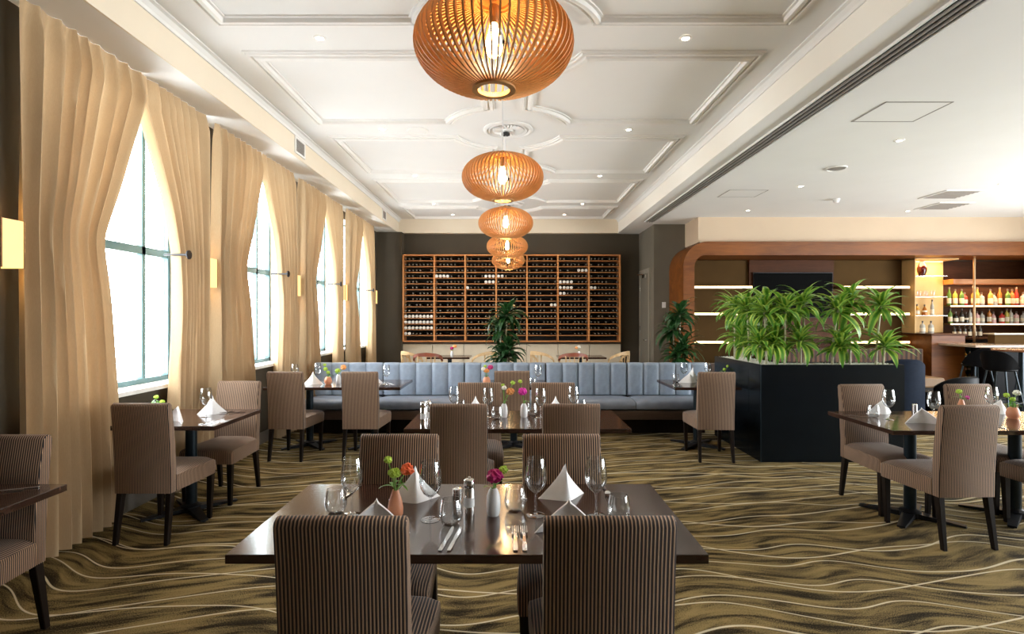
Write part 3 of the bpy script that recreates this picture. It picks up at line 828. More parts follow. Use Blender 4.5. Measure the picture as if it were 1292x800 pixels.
# ================================================================== plants
def leaf_mesh(length, hw, droop, seed):
    rnd = random.Random(seed); n = 7; vs = []; fs = []
    x = z = 0; ang = 0
    for i in range(n+1):
        u = i/n
        w = hw*max(.02, (math.sin(PI*min(1, .12+u*.88))**.75))
        if i == n: w = .001
        vs += [(x, -w, z+.25*w), (x, 0, z), (x, w, z+.25*w)]
        ang -= droop/n*(.4+1.2*u)
        x += length/n*math.cos(ang); z += length/n*math.sin(ang)
    for i in range(n):
        k = i*3; fs += [(k,k+3,k+4,k+1),(k+1,k+4,k+5,k+2)]
    return MB().add(vs, fs).mesh('leaf', True)
def crown(t, cx, cy, cz, nleaf, length, hw, mkey, rnd, spread=1.0):
    for i in range(nleaf):
        u = (i+.5)/nleaf
        az = i*2.399963+rnd.uniform(-.3,.3)
        el = 1.35-1.45*u*spread+rnd.uniform(-.12,.12)       # steep leaves in the middle, flat ones outside
        var = rnd.randrange(4)
        key = ('leaf', mkey, var)
        me = cached(key, lambda: leaf_mesh(length*(.85+.1*var), hw, .9+.25*var, var))
        sc_ = rnd.uniform(.75, 1.12)
        obj('leaf', me, M[mkey], t, loc=(cx+.01*math.cos(az), cy+.01*math.sin(az), cz-.12*u*spread*.6), rot=Euler((rnd.uniform(-.3,.3), -el, az), 'XYZ'), scale=(sc_,)*3)
def planter_plant(x, y, z_lo, z_hi, seed, label):
    rnd = random.Random(seed)
    t = thing('dracaena_plant', label, 'plant', (x, y, PZ-.03), 0, 'lime-green dracaenas in the planter')
    h = z_hi-PZ; l = z_lo-PZ
    dx, dy = rnd.uniform(-.05,.05), rnd.uniform(-.03,.03)
    obj('cane', MB().tube([(0,0,0),(dx*.3,dy*.3,h*.5),(dx,dy,h+.03)], .011, 8, [.013,.011,.010]), M['cane'], t, smooth=True)
    crown(t, dx, dy, h+.03, 34, .31, .037, 'leaf', rnd, 1.2)
    ex, ey = rnd.choice((-1,1))*rnd.uniform(.05,.08), rnd.uniform(-.04,.04)
    obj('cane', MB().tube([(ex,ey,0),(ex*1.1,ey,l*.5),(ex*1.25,ey*1.2,l+.03)], .010, 8), M['cane'], t, smooth=True)
    crown(t, ex*1.25, ey*1.2, l+.03, 30, .25, .037, 'leaf', rnd, 1.05)
front = [(2.98,'first'),(3.24,'second'),(3.50,'third'),(3.74,'fourth'),(3.98,'fifth')]
zh = [1.66,1.72,1.67,1.76,1.71]
zl = [1.29,1.33,1.27,1.31,1.27]
for i, (x, o_) in enumerate(front):
    planter_plant(x, 6.00+(.05 if i % 2 else -.02), zl[i], zh[i], 50+i, 'lime-edged dracaena on the front arm of the planter, %s from the planter corner' % o_)
for i in range(6):
    planter_plant(2.84+(.06 if i % 2 else -.04), 6.02+i*.215, 1.29+.03*(i % 2), 1.66+.03*((i*2) % 3), 80+i,
                  'lime-edged dracaena along the left arm of the planter, %s from the planter corner' % ['first','second','third','fourth','fifth','sixth'][i])
def floor_plant(x, y, label, seed):
    rnd = random.Random(seed)
    t = thing('floor_dracaena', label, 'plant', (x, y, 0))
    obj('pot', MB().lathe([(.001,0),(.14,0),(.17,.30),(.18,.32),(.165,.32),(.16,.29),(.001,.29)], 24), M['planter'], t, smooth=True)
    obj('soil', MB().lathe([(.001,.295),(.158,.293)], 20), M['soil'], t)
    for cx, cy, h in ((.02,0,1.62),(-.05,.03,1.40),(.05,-.04,1.10),(-.02,-.04,.98)):
        obj('cane', MB().tube([(cx*.5,cy*.5,.28),(cx,cy,h*.6),(cx*1.3,cy*1.3,h)], .014, 8), M['cane'], t, smooth=True)
        crown(t, cx*1.3, cy*1.3, h, 36, .34, .045, 'darkleaf', rnd, 1.25)
floor_plant(-.11, 8.25, 'dark green floor dracaena standing behind the banquette before the wine rack', 5)
floor_plant(2.60, 8.55, 'dark green floor dracaena standing beside the timber portal', 6)

# ================================================================== wine rack
WX0, WX1, WZ0, WZ1, WY0, WY1 = -2.46, 2.44, 1.0, 2.95, 12.36, YB
rk = thing('wine_rack', 'large orange oak wine rack with dark back covering the rear wall', 'wine rack', (0, WY0, 0))
dp = WY1-WY0-.002
obj('back_panel', MB().box(WX0, WX1, dp-.02, dp, WZ0, WZ1), M['rackback'], rk)
NC, NR = 7, 15
cw = (WX1-WX0)/NC; rh = (WZ1-WZ0)/NR
for i in range(NC+1):
    x = WX0+i*cw
    obj('upright', MB().box(x-.016, x+.016, -.004, dp-.02, WZ0-.01, WZ1+.01), M['rackwoodz'], rk)
for j in range(NR+1):
    z = WZ0+j*rh; th = .014 if j in (0, NR) else .007
    for i in range(NC):
        x = WX0+i*cw
        obj('shelf', cached(('wshelf', th), lambda: MB().box(.016, cw-.016, 0, dp-.02, -th, th).mesh('shelf')), M['rackwood'], rk, loc=(x, 0, z))
def wine_bottle_mesh():
    # lying along y, neck towards -y; body first
    prof = [(.001,.0),(.036,.0),(.037,.19),(.030,.215),(.0145,.235),(.0145,.305),(.0155,.306)]
    mb = MB().lathe([(r, z) for r, z in prof], 10)
    mb.v = [(x, -z, y) for x, y, z in mb.v]
    return mb.mesh('wine_bottle', True)
def wine_cap_mesh(big=False):
    r = .034 if big else .0165
    mb = MB().lathe([(r*.9,.25),(r,.27),(r,.309),(r*.8,.313),(.001,.313)], 10)
    mb.v = [(x, -z, y) for x, y, z in mb.v]
    return mb.mesh('foil_cap', True)
rw = random.Random(21)
slots = []
pale = {(0,3),(0,2),(0,4)}
white_cells = {(1,11):4,(2,11):-3,(2,10):-3,(3,11):2,(5,12):-3,(5,10):4,(5,9):4,(6,9):2,(5,8):2,(4,6):-2,(0,4):8,(0,3):8,(0,2):8,(2,9):1,(0,1):2}
for i in range(NC):
    for j in range(1, NR):
        run = rw.random()
        for k in range(8):
            isw = False
            c = white_cells.get((i, j), 0)
            if c > 0 and k < c: isw = True
            if c < 0 and k >= 8+c: isw = True
            if not isw and rw.random() < .26: continue
            slots.append((WX0+i*cw+.055+k*.083, WZ0+j*rh+.007+.0375, isw, i, j, k))
rw.shuffle(slots)
slots.sort(key=lambda s: not s[2])
made = 0; rest = MB(); restcap = MB()
bm_, cm_, cb_ = wine_bottle_mesh(), wine_cap_mesh(), wine_cap_mesh(True)
NW = ['one','two','three','four','five','six','seven','eight','nine','ten','eleven','twelve','thirteen','fourteen','fifteen']
for x, z, isw, ci, cj, ck in slots:
    yb = dp-.02+WY0-.004+rw.uniform(-.012, 0)
    if made < 300:
        lab = '%s wine bottle in oak rack column %s, row %s from top, slot %s from left' % ('pale-capped' if isw else 'dark', NW[ci], NW[NR-1-cj], NW[ck])
        t = thing('wine_bottle', lab, 'bottle', (x, yb, z), 0, 'pale wine bottles in the rack' if isw else 'dark wine bottles in the rack')
        obj('glass_body', bm_, M['winedark'], t)
        obj('foil_cap', cb_ if isw else cm_, M['winewhite'] if isw else M['winecap'], t)
        made += 1
    else:
        for src, dst in ((bm_, rest), (cm_, restcap)):
            dst.add([(v.co.x+x, v.co.y+yb, v.co.z+z) for v in src.vertices], [tuple(p.vertices) for p in src.polygons])
o = obj('wine_bottles_rest', rest, M['winedark'], smooth=True); o['kind'] = 'stuff'
tag(o, 'remaining dark wine bottles filling the oak rack compartments', 'bottles')
o2 = obj('foil_caps', restcap, M['winecap'], o, smooth=True); o2['kind'] = 'stuff'

# ================================================================== rear dining corner
rb = thing('wall_bench', 'cream upholstered bench along the wall under the wine rack', 'bench', (0, YB, 0))
obj('seat', MB().box(-2.55, 2.5, -.75, -.17, .30, .46), M['creamleather'], rb, bevel=.02)
obj('base', MB().box(-2.52, 2.47, -.68, -.02, 0, .30), M['dark_timber'], rb)
for k in range(7):
    w = 5.05/7; x = -2.55+k*w
    obj('back_pad', MB().box(x+.003, x+w-.003, -.17, -.03, .46, .93), M['creamleather'], rb, bevel=.015)
obj('ledge', MB().box(-2.55, 2.5, -.17, -.002, .931, .96), M['dark_timber'], rb)
table(-1.27, 11.15, .86, .70, 'dark table left of the floor plant beneath the wine rack', 1)
table(1.40, 11.15, .94, .70, 'dark table right of the floor plant beneath the wine rack', 1)
def wood_chair(x, y, rz, label, red=False):
    t = thing('tub_chair', label, 'chair', (x, y, 0), rz, 'curved-back chairs under the wine rack')
    def rail():
        vs = []; fs = []; n = 20
        for i in range(n+1):
            a = PI+ PI*i/n
            tip = abs(i/n*2-1); z = .80+.0*tip-.10*tip**3; h = .075-.03*tip
            r = .27
            c, s = math.cos(a), math.sin(a)
            for rr, zz in ((r-.020,z),(r+.020,z),(r+.018,z+h),(r-.010,z+h)):
                vs.append((rr*c, rr*s*.9+.02, zz))
        for i in range(n):
            for k in range(4): fs.append((i*4+k, i*4+(k+1) % 4, i*4+4+(k+1) % 4, i*4+4+k))
        fs += [(0,1,2,3), (n*4+3,n*4+2,n*4+1,n*4)]
        return MB().add(vs, fs).mesh('back_rail', True)
    wood = M['redleather'] if red else M['lightwood']
    obj('back_rail', cached(('rail', red), rail), wood, t)
    obj('seat', cached(('tseat', red), lambda: MB().lathe([(.001,.43),(.23,.43),(.25,.45),(.25,.475),(.20,.495),(.001,.50)], 24).mesh('seat', True)), M['redleather'] if red else M['creamleather'], t)
    for sx in (-1, 1):
        obj('leg', cached(('tlf', sx), lambda: MB().tube([(sx*.21,.20,0),(sx*.22,.14,.45),(sx*.265,.04,.72)], .016).mesh('leg', True)), M['lightwood'], t)
        obj('leg', cached(('tlr', sx), lambda: MB().tube([(sx*.16,-.22,0),(sx*.15,-.18,.45),(sx*.16,-.185,.81)], .016).mesh('leg', True)), M['lightwood'], t)
    for a in (-.35, 0, .35):
        obj('spindle', cached(('tsp', a), lambda: MB().tube([(.20*math.sin(a),-.19*math.cos(a),.45),(.26*math.sin(a),-.225*math.cos(a),.81)], .008).mesh('spindle', True)), M['lightwood'], t)
wood_chair(-1.98, 11.0, -.9, 'pale wooden chair at the left end of the left table under the rack')
wood_chair(-.58, 11.0, .9, 'pale wooden chair between the left table and the floor plant')
wood_chair(.62, 11.0, -.9, 'pale wooden chair between the floor plant and the right table')
wood_chair(2.12, 11.0, .9, 'pale wooden chair at the right end of the right table under the rack')
wood_chair(-1.62, 10.55, 0, 'brick-red curved chair tucked in front of the left table under the rack', True)
wood_chair(1.18, 10.55, 0, 'brick-red curved chair tucked in front of the right table under the rack', True)

# ================================================================== table settings
def wine_mesh(): return MB().lathe([(.001,.004),(.012,.006),(.030,.003),(.038,.0015),(.038,.0),(.001,.0)], 24).lathe([(.006,.005),(.0042,.02),(.0040,.075),(.0055,.090)], 10).lathe([(.001,.090),(.012,.093),(.028,.106),(.040,.128),(.0445,.150),(.043,.180),(.0385,.210),(.0345,.232),(.0337,.232),(.0378,.209),(.0423,.180),(.0437,.150),(.039,.129),(.027,.108),(.010,.096),(.001,.095)], 28).mesh('wine_glass', True)
def tumbler_mesh(): return MB().lathe([(.001,.0),(.026,.0),(.036,.010),(.0435,.030),(.0445,.048),(.041,.075),(.0355,.100),(.0345,.100),(.0398,.075),(.0432,.048),(.042,.031),(.034,.014),(.024,.008),(.001,.007)], 26).mesh('tumbler', True)
def put(name, me, m, pos, rz, label, cat, group, scale=None):
    o = obj(name, me, M[m], None, loc=pos, rot=(0,0,rz), scale=scale); return tag(o, label, cat, group)
def wine(px, py, where, z=TZ):
    put('wine_glass', cached('wine', wine_mesh), 'glass', on(px, py, z), 0, 'stemmed wine glass '+where, 'wine glass', 'wine glasses on the tables')
def tumbler(px, py, where, z=TZ):
    put('water_tumbler', cached('tumb', tumbler_mesh), 'glass', on(px, py, z), 0, 'stemless round water tumbler '+where, 'tumbler', 'water tumblers on the tables')
def napkin_mesh(seed=0, tall=.145, wide=.115):
    rnd = random.Random(seed); nu, nv = 24, 14; vs = []; fs = []
    for layer in (0, 1):
        for j in range(nv+1):
            v = j/nv
            for i in range(nu+1):
                u = -1+2*i/nu; au = abs(u)
                hw = wide*(1-v)**(1.5 if tall > .13 else .9)+.012*(1-v*.55)
                ridge = math.sqrt(u*u+.02)
                y = (.085*ridge-.05)*(1-v*.85)
                sag = .012*math.sin(PI*au)*(1-v)
                x = u*hw
                z = tall*v**.92*(1-.10*au)-sag*v+.004*math.sin(5*u+seed)*v*(1-v)
                vs.append((x, y+layer*(.006+.03*(1-v)*(1-au)), max(.0005, z-(.004 if layer else 0))))
    n = (nu+1)*(nv+1)
    for L_ in (0, 1):
        for j in range(nv):
            for i in range(nu):
                k = L_*n+j*(nu+1)+i; q = (k, k+1, k+nu+2, k+nu+1); fs.append(q if L_ == 0 else q[::-1])
    rim = list(range(nu+1))+[j*(nu+1)+nu for j in range(1, nv+1)]+[nv*(nu+1)+i for i in range(nu-1, -1, -1)]+[j*(nu+1) for j in range(nv-1, 0, -1)]
    for a, b in zip(rim, rim[1:]+rim[:1]): fs.append((a, n+a, n+b, b))
    return MB().add(vs, fs).mesh('napkin', True)
def napkin(px, py, rz, where, v=0, z=TZ, s=1.0):
    put('folded_napkin', cached(('nap', v), lambda: napkin_mesh(v, .155 if v == 0 else .120, .10 if v == 0 else .115)), 'napkin', on(px, py, z), rz, 'peaked white linen napkin '+where, 'napkin', 'folded white napkins', (s,s,s))
def vase_mesh(k):
    p = {0: [(.001,0),(.024,0),(.030,.012),(.031,.035),(.026,.065),(.016,.095),(.0125,.108),(.011,.108),(.014,.093),(.001,.06)],
         1: [(.001,0),(.022,0),(.027,.010),(.029,.045),(.027,.080),(.019,.102),(.013,.110),(.0115,.110),(.016,.098),(.001,.07)],
         2: [(.001,0),(.030,0),(.042,.020),(.045,.045),(.036,.075),(.024,.090),(.022,.088),(.001,.06)]}[k]
    return MB().lathe(p, 24).mesh('bud_vase', True)
def bloom_mesh(seed):
    rnd = random.Random(seed); mb = MB(); nl, na = 7, 14; vs = []; fs = []
    for i in range(nl+1):
        t_ = PI*i/nl
        for k in range(na):
            a = 2*PI*k/na; r = 1+.22*math.sin(7*a+i*2.1)*math.sin(t_)+rnd.uniform(-.10,.10)
            vs.append((r*math.sin(t_)*math.cos(a), r*math.sin(t_)*math.sin(a), .85*r*math.cos(t_)))
    for i in range(nl):
        for k in range(na): fs.append((i*na+k, i*na+(k+1) % na, (i+1)*na+(k+1) % na, (i+1)*na+k))
    return mb.add(vs, fs).mesh('bloom')
def vase(px, py, kind, colour, where, blooms, bw, z=TZ, leaves=3, pos=None):
    p = pos or on(px, py, z)
    put('bud_vase', cached(('vase', kind), lambda: vase_mesh(kind)), colour, p, 0, {'terracotta':'terracotta','whiteceramic':'white','yellowceramic':'pale yellow'}[colour]+' ceramic bud vase '+where, 'vase', 'bud vases on the tables')
    h = {0:.108, 1:.110, 2:.088}[kind]
    rnd = random.Random(int(px*7+py))
    t = thing('flower_posy', bw+' in the bud vase '+where, 'flowers', (p[0], p[1], p[2]+h-.02), 0, 'posies in the bud vases')
    for (dx, dy, dz, r, c) in blooms:
        obj('stem', MB().tube([(0,0,-.01),(dx*.35,dy*.35,dz*.5+.01),(dx,dy,dz+.01)], .0025, 6), M['stem'], t, smooth=True)
        obj('bloom', cached(('bloom', c, len(blooms)), lambda: bloom_mesh(hash(c) % 97)), M[c], t, loc=(dx,dy,dz+.015), rot=(dx*4,dy*4,rnd.uniform(0,6)), scale=(r,r,r))
    for i in range(leaves):
        a = rnd.uniform(0, 6.28)
        obj('leaf', cached(('posyleaf', i % 2), lambda: leaf_mesh(.07, .008, 1.2, i)), M['leaf'], t, loc=(0,0,.01+.01*i), rot=Euler((0,-.9+.2*i,a),'XYZ'))
def knife_mesh():
    pts = [(-.008,0),(.006,0),(.0075,.05),(.006,.095),(.0085,.105),(.010,.15),(.008,.195),(.001,.215),(-.006,.205),(-.007,.105),(-.0055,.095),(-.0075,.05)]
    return MB().prism(pts, .001, .0055, 'z').mesh('knife', False, .001, 1)
def fork_mesh():
    mb = MB(); n = 14; vs = []; fs = []
    prof = [(0,.0075,.002),(.03,.0085,.003),(.07,.006,.004),(.105,.0045,.009),(.125,.006,.011),(.138,.0125,.009),(.150,.0135,.006)]
    for y, w, z in prof: vs += [(-w,y,z),(w,y,z),(w,y,z+.003),(-w,y,z+.003)]
    for i in range(len(prof)-1):
        for k in range(4): fs.append((i*4+k, i*4+(k+1) % 4, i*4+4+(k+1) % 4, i*4+4+k))
    fs += [(0,1,2,3), tuple(len(vs)-1-k for k in range(4))]
    mb.add(vs, fs)
    for k in range(4):
        x = -.0108+k*.0072
        mb.add([(x-.0016,.149,.006),(x+.0016,.149,.006),(x+.0010,.200,.010),(x-.0010,.200,.010),(x-.0016,.149,.009),(x+.0016,.149,.009),(x+.0010,.200,.012),(x-.0010,.200,.012)], [(0,3,2,1),(4,5,6,7),(0,1,5,4),(1,2,6,5),(2,3,7,6),(3,0,4,7)])
    return mb.mesh('fork')
def cutlery(kind, x, y, rz, where, z=TZ):
    me = cached(kind, knife_mesh if kind == 'table_knife' else fork_mesh)
    put(kind, me, 'chrome', (x, y, z), rz, 'steel %s %s' % ('knife' if kind == 'table_knife' else 'fork', where), 'knife' if kind == 'table_knife' else 'fork', 'cutlery on the tables')
def grinder(px, py, where, h=.165, z=TZ, band=True):
    t = thing('pepper_grinder', 'steel cylinder grinder '+where, 'grinder', on(px, py, z), 0, 'steel grinders on the tables')
    obj('body', MB().lathe([(.001,0),(.021,0),(.021,h*.72),(.020,h*.73),(.020,h*.76),(.021,h*.77),(.021,h*.93),(.016,h*.96),(.006,h*.97),(.006,h),(.001,h)], 24), M['chrome'], t, smooth=True)
    if band: obj('band', MB().lathe([(.0213,h*.30),(.0216,h*.30),(.0216,h*.52),(.0213,h*.52)], 24), M['whiteceramic'], t, smooth=True)

n_ = 'on the nearest table'
wine(444, 649, n_+', leftmost'); tumbler(423.5, 646, n_+', leftmost')
wine(543, 655, n_+', between the orange flower and the steel grinder'); tumbler(569, 661, n_+', in front of the steel grinder')
tumbler(650, 644, n_+', right of the white vase'); wine(676, 649, n_+', left of the peaked napkin')
wine(752, 649, n_+', right of the peaked napkin'); tumbler(781, 655, n_+', rightmost')
vase(499, 651, 0, 'terracotta', n_, [(-.030,.0,.125,.016,'limegreen'),(.0,-.01,.075,.022,'limegreen'),(-.02,.01,.07,.014,'limegreen'),(.045,.01,.085,.026,'orangepetal')], 'lime green and orange-red carnations', leaves=5)
vase(622.5, 649, 1, 'whiteceramic', n_, [(.005,-.005,.055,.032,'magenta'),(.040,.01,.075,.018,'limegreen')], 'magenta and lime carnations', leaves=2)
grinder(592, 653, n_+' next to the white vase')
grinder(577, 636, n_+' behind the tumblers, short', .075, band=False)
napkin(524, 631, .25, n_+', behind the terracotta vase')
napkin(713, 628, .35, n_+', between two wine glasses at the back')
napkin(475, 668, PI+.1, n_+', half hidden by the left front chair', 1)
napkin(718, 668, PI-.1, n_+', half hidden by the right front chair', 1)
cutlery('table_knife', -.245, 1.865, -.10, n_+', left of the pair near the front edge')
cutlery('table_knife', -.215, 1.865, -.10, n_+', right of the pair near the front edge')
cutlery('table_fork', .012, 1.865, 0, n_+', left of the pair near the front edge')
cutlery('table_fork', .044, 1.865, 0, n_+', right of the pair near the front edge')
cutlery('table_knife', -.72, 2.60, PI-.1, n_+' at the far left setting')
cutlery('table_fork', -.36, 2.60, PI, n_+' at the far left setting')
cutlery('table_knife', .06, 2.60, PI, n_+' at the far right setting')
cutlery('table_fork', .43, 2.60, PI, n_+' at the far right setting')
m_ = 'on the middle table'
wine(616, 525, m_+', left of the white vases'); tumbler(627, 528, m_+', beside the left white vase')
wine(682, 525.5, m_+', right of the white vases'); tumbler(671, 523, m_+', beside the right white vase')
wine(573, 522, m_+', far left setting'); wine(723.5, 522, m_+', far right setting'); tumbler(733, 518, m_+', far right setting'); tumbler(581, 519, m_+', far left setting')
vase(636, 525.5, 1, 'whiteceramic', m_+', left of two', [(.0,0,.13,.020,'whitepetal'),(.05,.01,.10,.032,'peachpetal'),(-.01,.01,.15,.014,'limegreen'),(.07,0,.17,.018,'limegreen')], 'peach and cream blooms')
vase(661, 525.5, 1, 'whiteceramic', m_+', right of two', [(-.01,0,.10,.034,'pinkpetal'),(-.03,.01,.18,.016,'limegreen')], 'bright pink bloom')
napkin(600, 522, .1, m_+', far left setting'); napkin(701, 522, -.1, m_+', far right setting')
napkin(588, 532, PI, m_+', hidden behind the left near chair', 1)
grinder(534, 537, m_+', left of the pair at the left end', .185); grinder(540.5, 535, m_+', right of the pair at the left end', .185)
cutlery('table_knife', .13, 3.96, 0, m_+' at the near right setting'); cutlery('table_fork', -.08, 3.96, 0, m_+' at the near left setting')
c_ = 'on the small table before the banquette centre'
vase(614, 484, 2, 'terracotta', c_, [(-.04,0,.10,.026,'whitepetal'),(.0,0,.08,.030,'peachpetal'),(.045,0,.12,.032,'magenta'),(-.02,.02,.13,.018,'limegreen')], 'mixed blooms')
wine(679, 484, c_+', right side'); tumbler(672, 486, c_+', right side')
napkin(640, 484, 0, c_)
d_ = 'on the left banquette table'
wine(372, 483, d_+', behind the chair nearest the curtains'); wine(401, 481, d_+', beside the napkin'); wine(487.5, 484, d_+', near its right end'); tumbler(466, 485, d_+', near its right end')
napkin(395, 484, .3, d_+', left setting', 0); napkin(469, 482, -.2, d_+', right setting', 1)
vase(414, 484, 2, 'terracotta', d_, [(-.03,0,.10,.024,'limegreen'),(.0,0,.06,.022,'limegreen'),(-.04,0,.15,.018,'limegreen')], 'leafy lime sprigs', leaves=6)
vase(427, 483, 1, 'whiteceramic', d_, [(.06,0,.09,.034,'peachpetal'),(-.01,0,.05,.030,'limegreen')], 'peach bloom and greenery', leaves=4)
cutlery('table_knife', -1.45, 6.45, .9, d_+' at its right end'); cutlery('table_fork', -1.40, 6.50, .9, d_+' at its right end')
e_ = 'on the two-seat window table'
wine(260, 525, e_); tumbler(191, 520, e_+', beside the green sprig')
napkin(268, 521.5, .5, e_+', far setting'); napkin(224, 531, 2.6, e_+', near setting', 1)
vase(197, 524, 2, 'whiteceramic', e_, [(.0,0,.07,.018,'limegreen'),(.05,0,.03,.02,'limegreen')], 'trailing lime-green sprig', leaves=7)
cutlery('table_knife', -2.28, 4.08, -.5, e_+', near setting'); cutlery('table_fork', -2.33, 4.06, -.5, e_+', near setting')
cutlery('table_knife', -2.30, 4.62, 1.9, e_+', far setting'); cutlery('table_fork', -2.24, 4.60, 1.9, e_+', far setting')
f_ = 'on the table cut off at the left picture edge'
cutlery('table_knife', -2.22, 2.57, 2.0, f_); cutlery('table_fork', -2.26, 2.53, 2.1, f_)
g_ = 'on the right-hand table'
wine(1121, 528, g_+', left setting'); tumbler(1102, 526, g_+', left setting, at the table edge'); wine(1178, 531, g_+', left of the front chair back'); wine(1251, 523, g_+', in front of the far right chair')
napkin(1114, 521, .25, g_+', far left setting', 1); napkin(1163, 533, 2.9, g_+', near setting by the chair back', 1); napkin(1262, 521, .2, g_+', far right setting', 1)
vase(1213, 519, 0, 'yellowceramic', 'behind the front chair', [(-.02,0,.07,.022,'limegreen'),(.05,0,.02,.016,'pinkpetal')], 'lime bud and pink bloom', leaves=4)
vase(1278, 527, 2, 'terracotta', g_, [(-.05,0,.10,.020,'limegreen'),(.03,0,.12,.024,'whitepetal'),(.0,0,.07,.018,'limegreen')], 'lime and white sprigs', leaves=8)
cutlery('table_fork', 2.84, 4.35, 1.2, g_+', left end'); cutlery('table_knife', 3.54, 3.92, .3, g_+', near the terracotta vase')
grinder(1154, 519, g_+' between the two napkins', .07, band=False)
h_ = 'on the table beside the planter'
tumbler(852.7, 481, h_); wine(863, 480, h_+', left of the napkin'); wine(893, 480, h_+', right of the napkin'); tumbler(889, 481.5, h_+', right of the napkin')
napkin(870, 482, .2, h_+', near setting', 1); napkin(874, 478, .2, h_+', far setting', 0)
vase(914, 481, 1, 'whiteceramic', h_, [(.0,0,.05,.020,'limegreen'),(.04,0,.09,.018,'limegreen')], 'pale lime sprig', leaves=5)
vase(570, 448, 1, 'whiteceramic', 'on the left table under the wine rack', [(.0,0,.06,.035,'magenta'),(.06,0,.10,.035,'peachpetal')], 'red and peach blooms', leaves=2, pos=(-1.22, 11.1, TZ))
vase(731, 448, 1, 'whiteceramic', 'on the right table under the wine rack', [(.0,0,.09,.035,'whitepetal'),(-.05,0,.07,.03,'peachpetal')], 'white and peach blooms', leaves=2, pos=(1.36, 11.1, TZ))

# ================================================================== bar and lounge
t = thing('television', 'large black flat television on the timber panel behind the planter', 'television', (5.76, 11.25, 2.0))
obj('screen', MB().box(-.80, .80, -.055, -.045, -.45, .45), M['tv'], t)
obj('bezel', MB().box(-.815,.815,-.045,-.012,-.465,.465), M['black'], t, bevel=.005)
obj('bracket', MB().box(-.2,.2,-.012,-.0005,-.15,.15), M['black'], t)

# lit niche with glass shelves on a timber pedestal
yel = mat('niche_warm_panel', (.62,.38,.14), .6, var=.04)
t = thing('display_niche', 'warm lit display niche with glass shelves beside the bar', 'display niche', (8.50, 11.36, 0))
obj('back_panel', MB().box(-.44, .44, -.02, 0, 1.23, 2.72), yel, t)
obj('side_panel', MB().box(-.44, -.42, -.42, -.02, 1.23, 2.72), yel, t)
obj('top_panel', MB().box(-.44, .44, -.42, 0, 2.70, 2.725), yel, t)
pc = obj('pedestal', MB().box(-.44, .20, -.86, 0, 0, 1.19), M['portal'], t)
obj('pedestal_top', MB().box(-.46, .24, -.88, 0, 1.19, 1.225), M['panelwood'], t)
for z in (1.58, 1.96, 2.38):
    obj('shelf', MB().box(-.415, .26, -.36, -.021, z-.008, z), glass_mat('shelf_glass', (.9,.95,.9), .25, .4, 2, .1), t)
obj('led_strip', MB().box(-.40, .40, -.06, -.04, 2.685, 2.70), M['led'], t)
l = bpy.data.lights.new('niche_light', 'AREA'); l.shape = 'RECTANGLE'; l.size = .7; l.size_y = .2; l.energy = 20; l.color = (1,.60,.24)
o = bpy.data.objects.new('niche_light', l); o.location = (0,-.25,2.68); link(o, t)
bcol = {}
def bottle_col(name, col, tr=.0, rough=.15):
    if name not in bcol: bcol[name] = mat('bottle_'+name, col, rough, var=.12)
    return bcol[name]
def bottle_mesh(k):
    P = [[(.001,0),(.040,0),(.041,.01),(.041,.20),(.032,.225),(.014,.25),(.013,.30),(.001,.30)],
         [(.001,0),(.048,0),(.050,.01),(.050,.15),(.040,.18),(.016,.195),(.015,.24),(.001,.24)],
         [(.001,0),(.034,0),(.036,.01),(.036,.22),(.014,.28),(.013,.34),(.001,.34)],
         [(.001,0),(.052,0),(.054,.01),(.046,.12),(.030,.17),(.014,.19),(.014,.23),(.001,.23)]][k]
    return MB().lathe(P, 14).mesh('bottle', True)
def bar_bottle(x, y, z, k, colour, label, s=1.0, lab=None):
    t = thing('spirit_bottle', label, 'bottle', (x, y, z), 0, 'spirit bottles behind the bar')
    obj('bottle_glass', cached(('bb', k), lambda: bottle_mesh(k)), colour, t, scale=(s,s,s)) if False else None
    me = cached(('bb', k, colour.name), lambda: bottle_mesh(k)); obj('bottle_glass', me, colour, t, scale=(s,s,s))
    r, h = ((.0415,.10),(.0505,.075),(.0365,.10),(.0480,.075))[k]
    obj('paper_label', cached(('bl', k), lambda: MB().lathe([(r,.04),(r+.001,.04),(r+.001,.04+h),(r,.04+h)], 14).mesh('paper_label', True)), bottle_col('label', (.75,.66,.50), rough=.6), t, scale=(s,s,s))
    hh = (.30,.24,.34,.23)[k]
    obj('stopper', cached(('bs', k), lambda: MB().lathe([(.015,hh-.02),(.017,hh-.02),(.017,hh+.02),(.001,hh+.02)], 10).mesh('stopper', True)), lab or bottle_col('stopper', (.10,.07,.05), rough=.4), t, scale=(s,s,s))
amber = bottle_col('amber', (.40,.13,.02)); gold = bottle_col('gold', (.55,.28,.05)); clear = bottle_col('clear', (.45,.42,.36)); red = bottle_col('red', (.45,.03,.02)); green = bottle_col('green', (.10,.20,.03)); dark = bottle_col('dark', (.025,.018,.012)); yellow = bottle_col('yellow', (.42,.36,.06)); pinkb = bottle_col('rose', (.70,.40,.36))
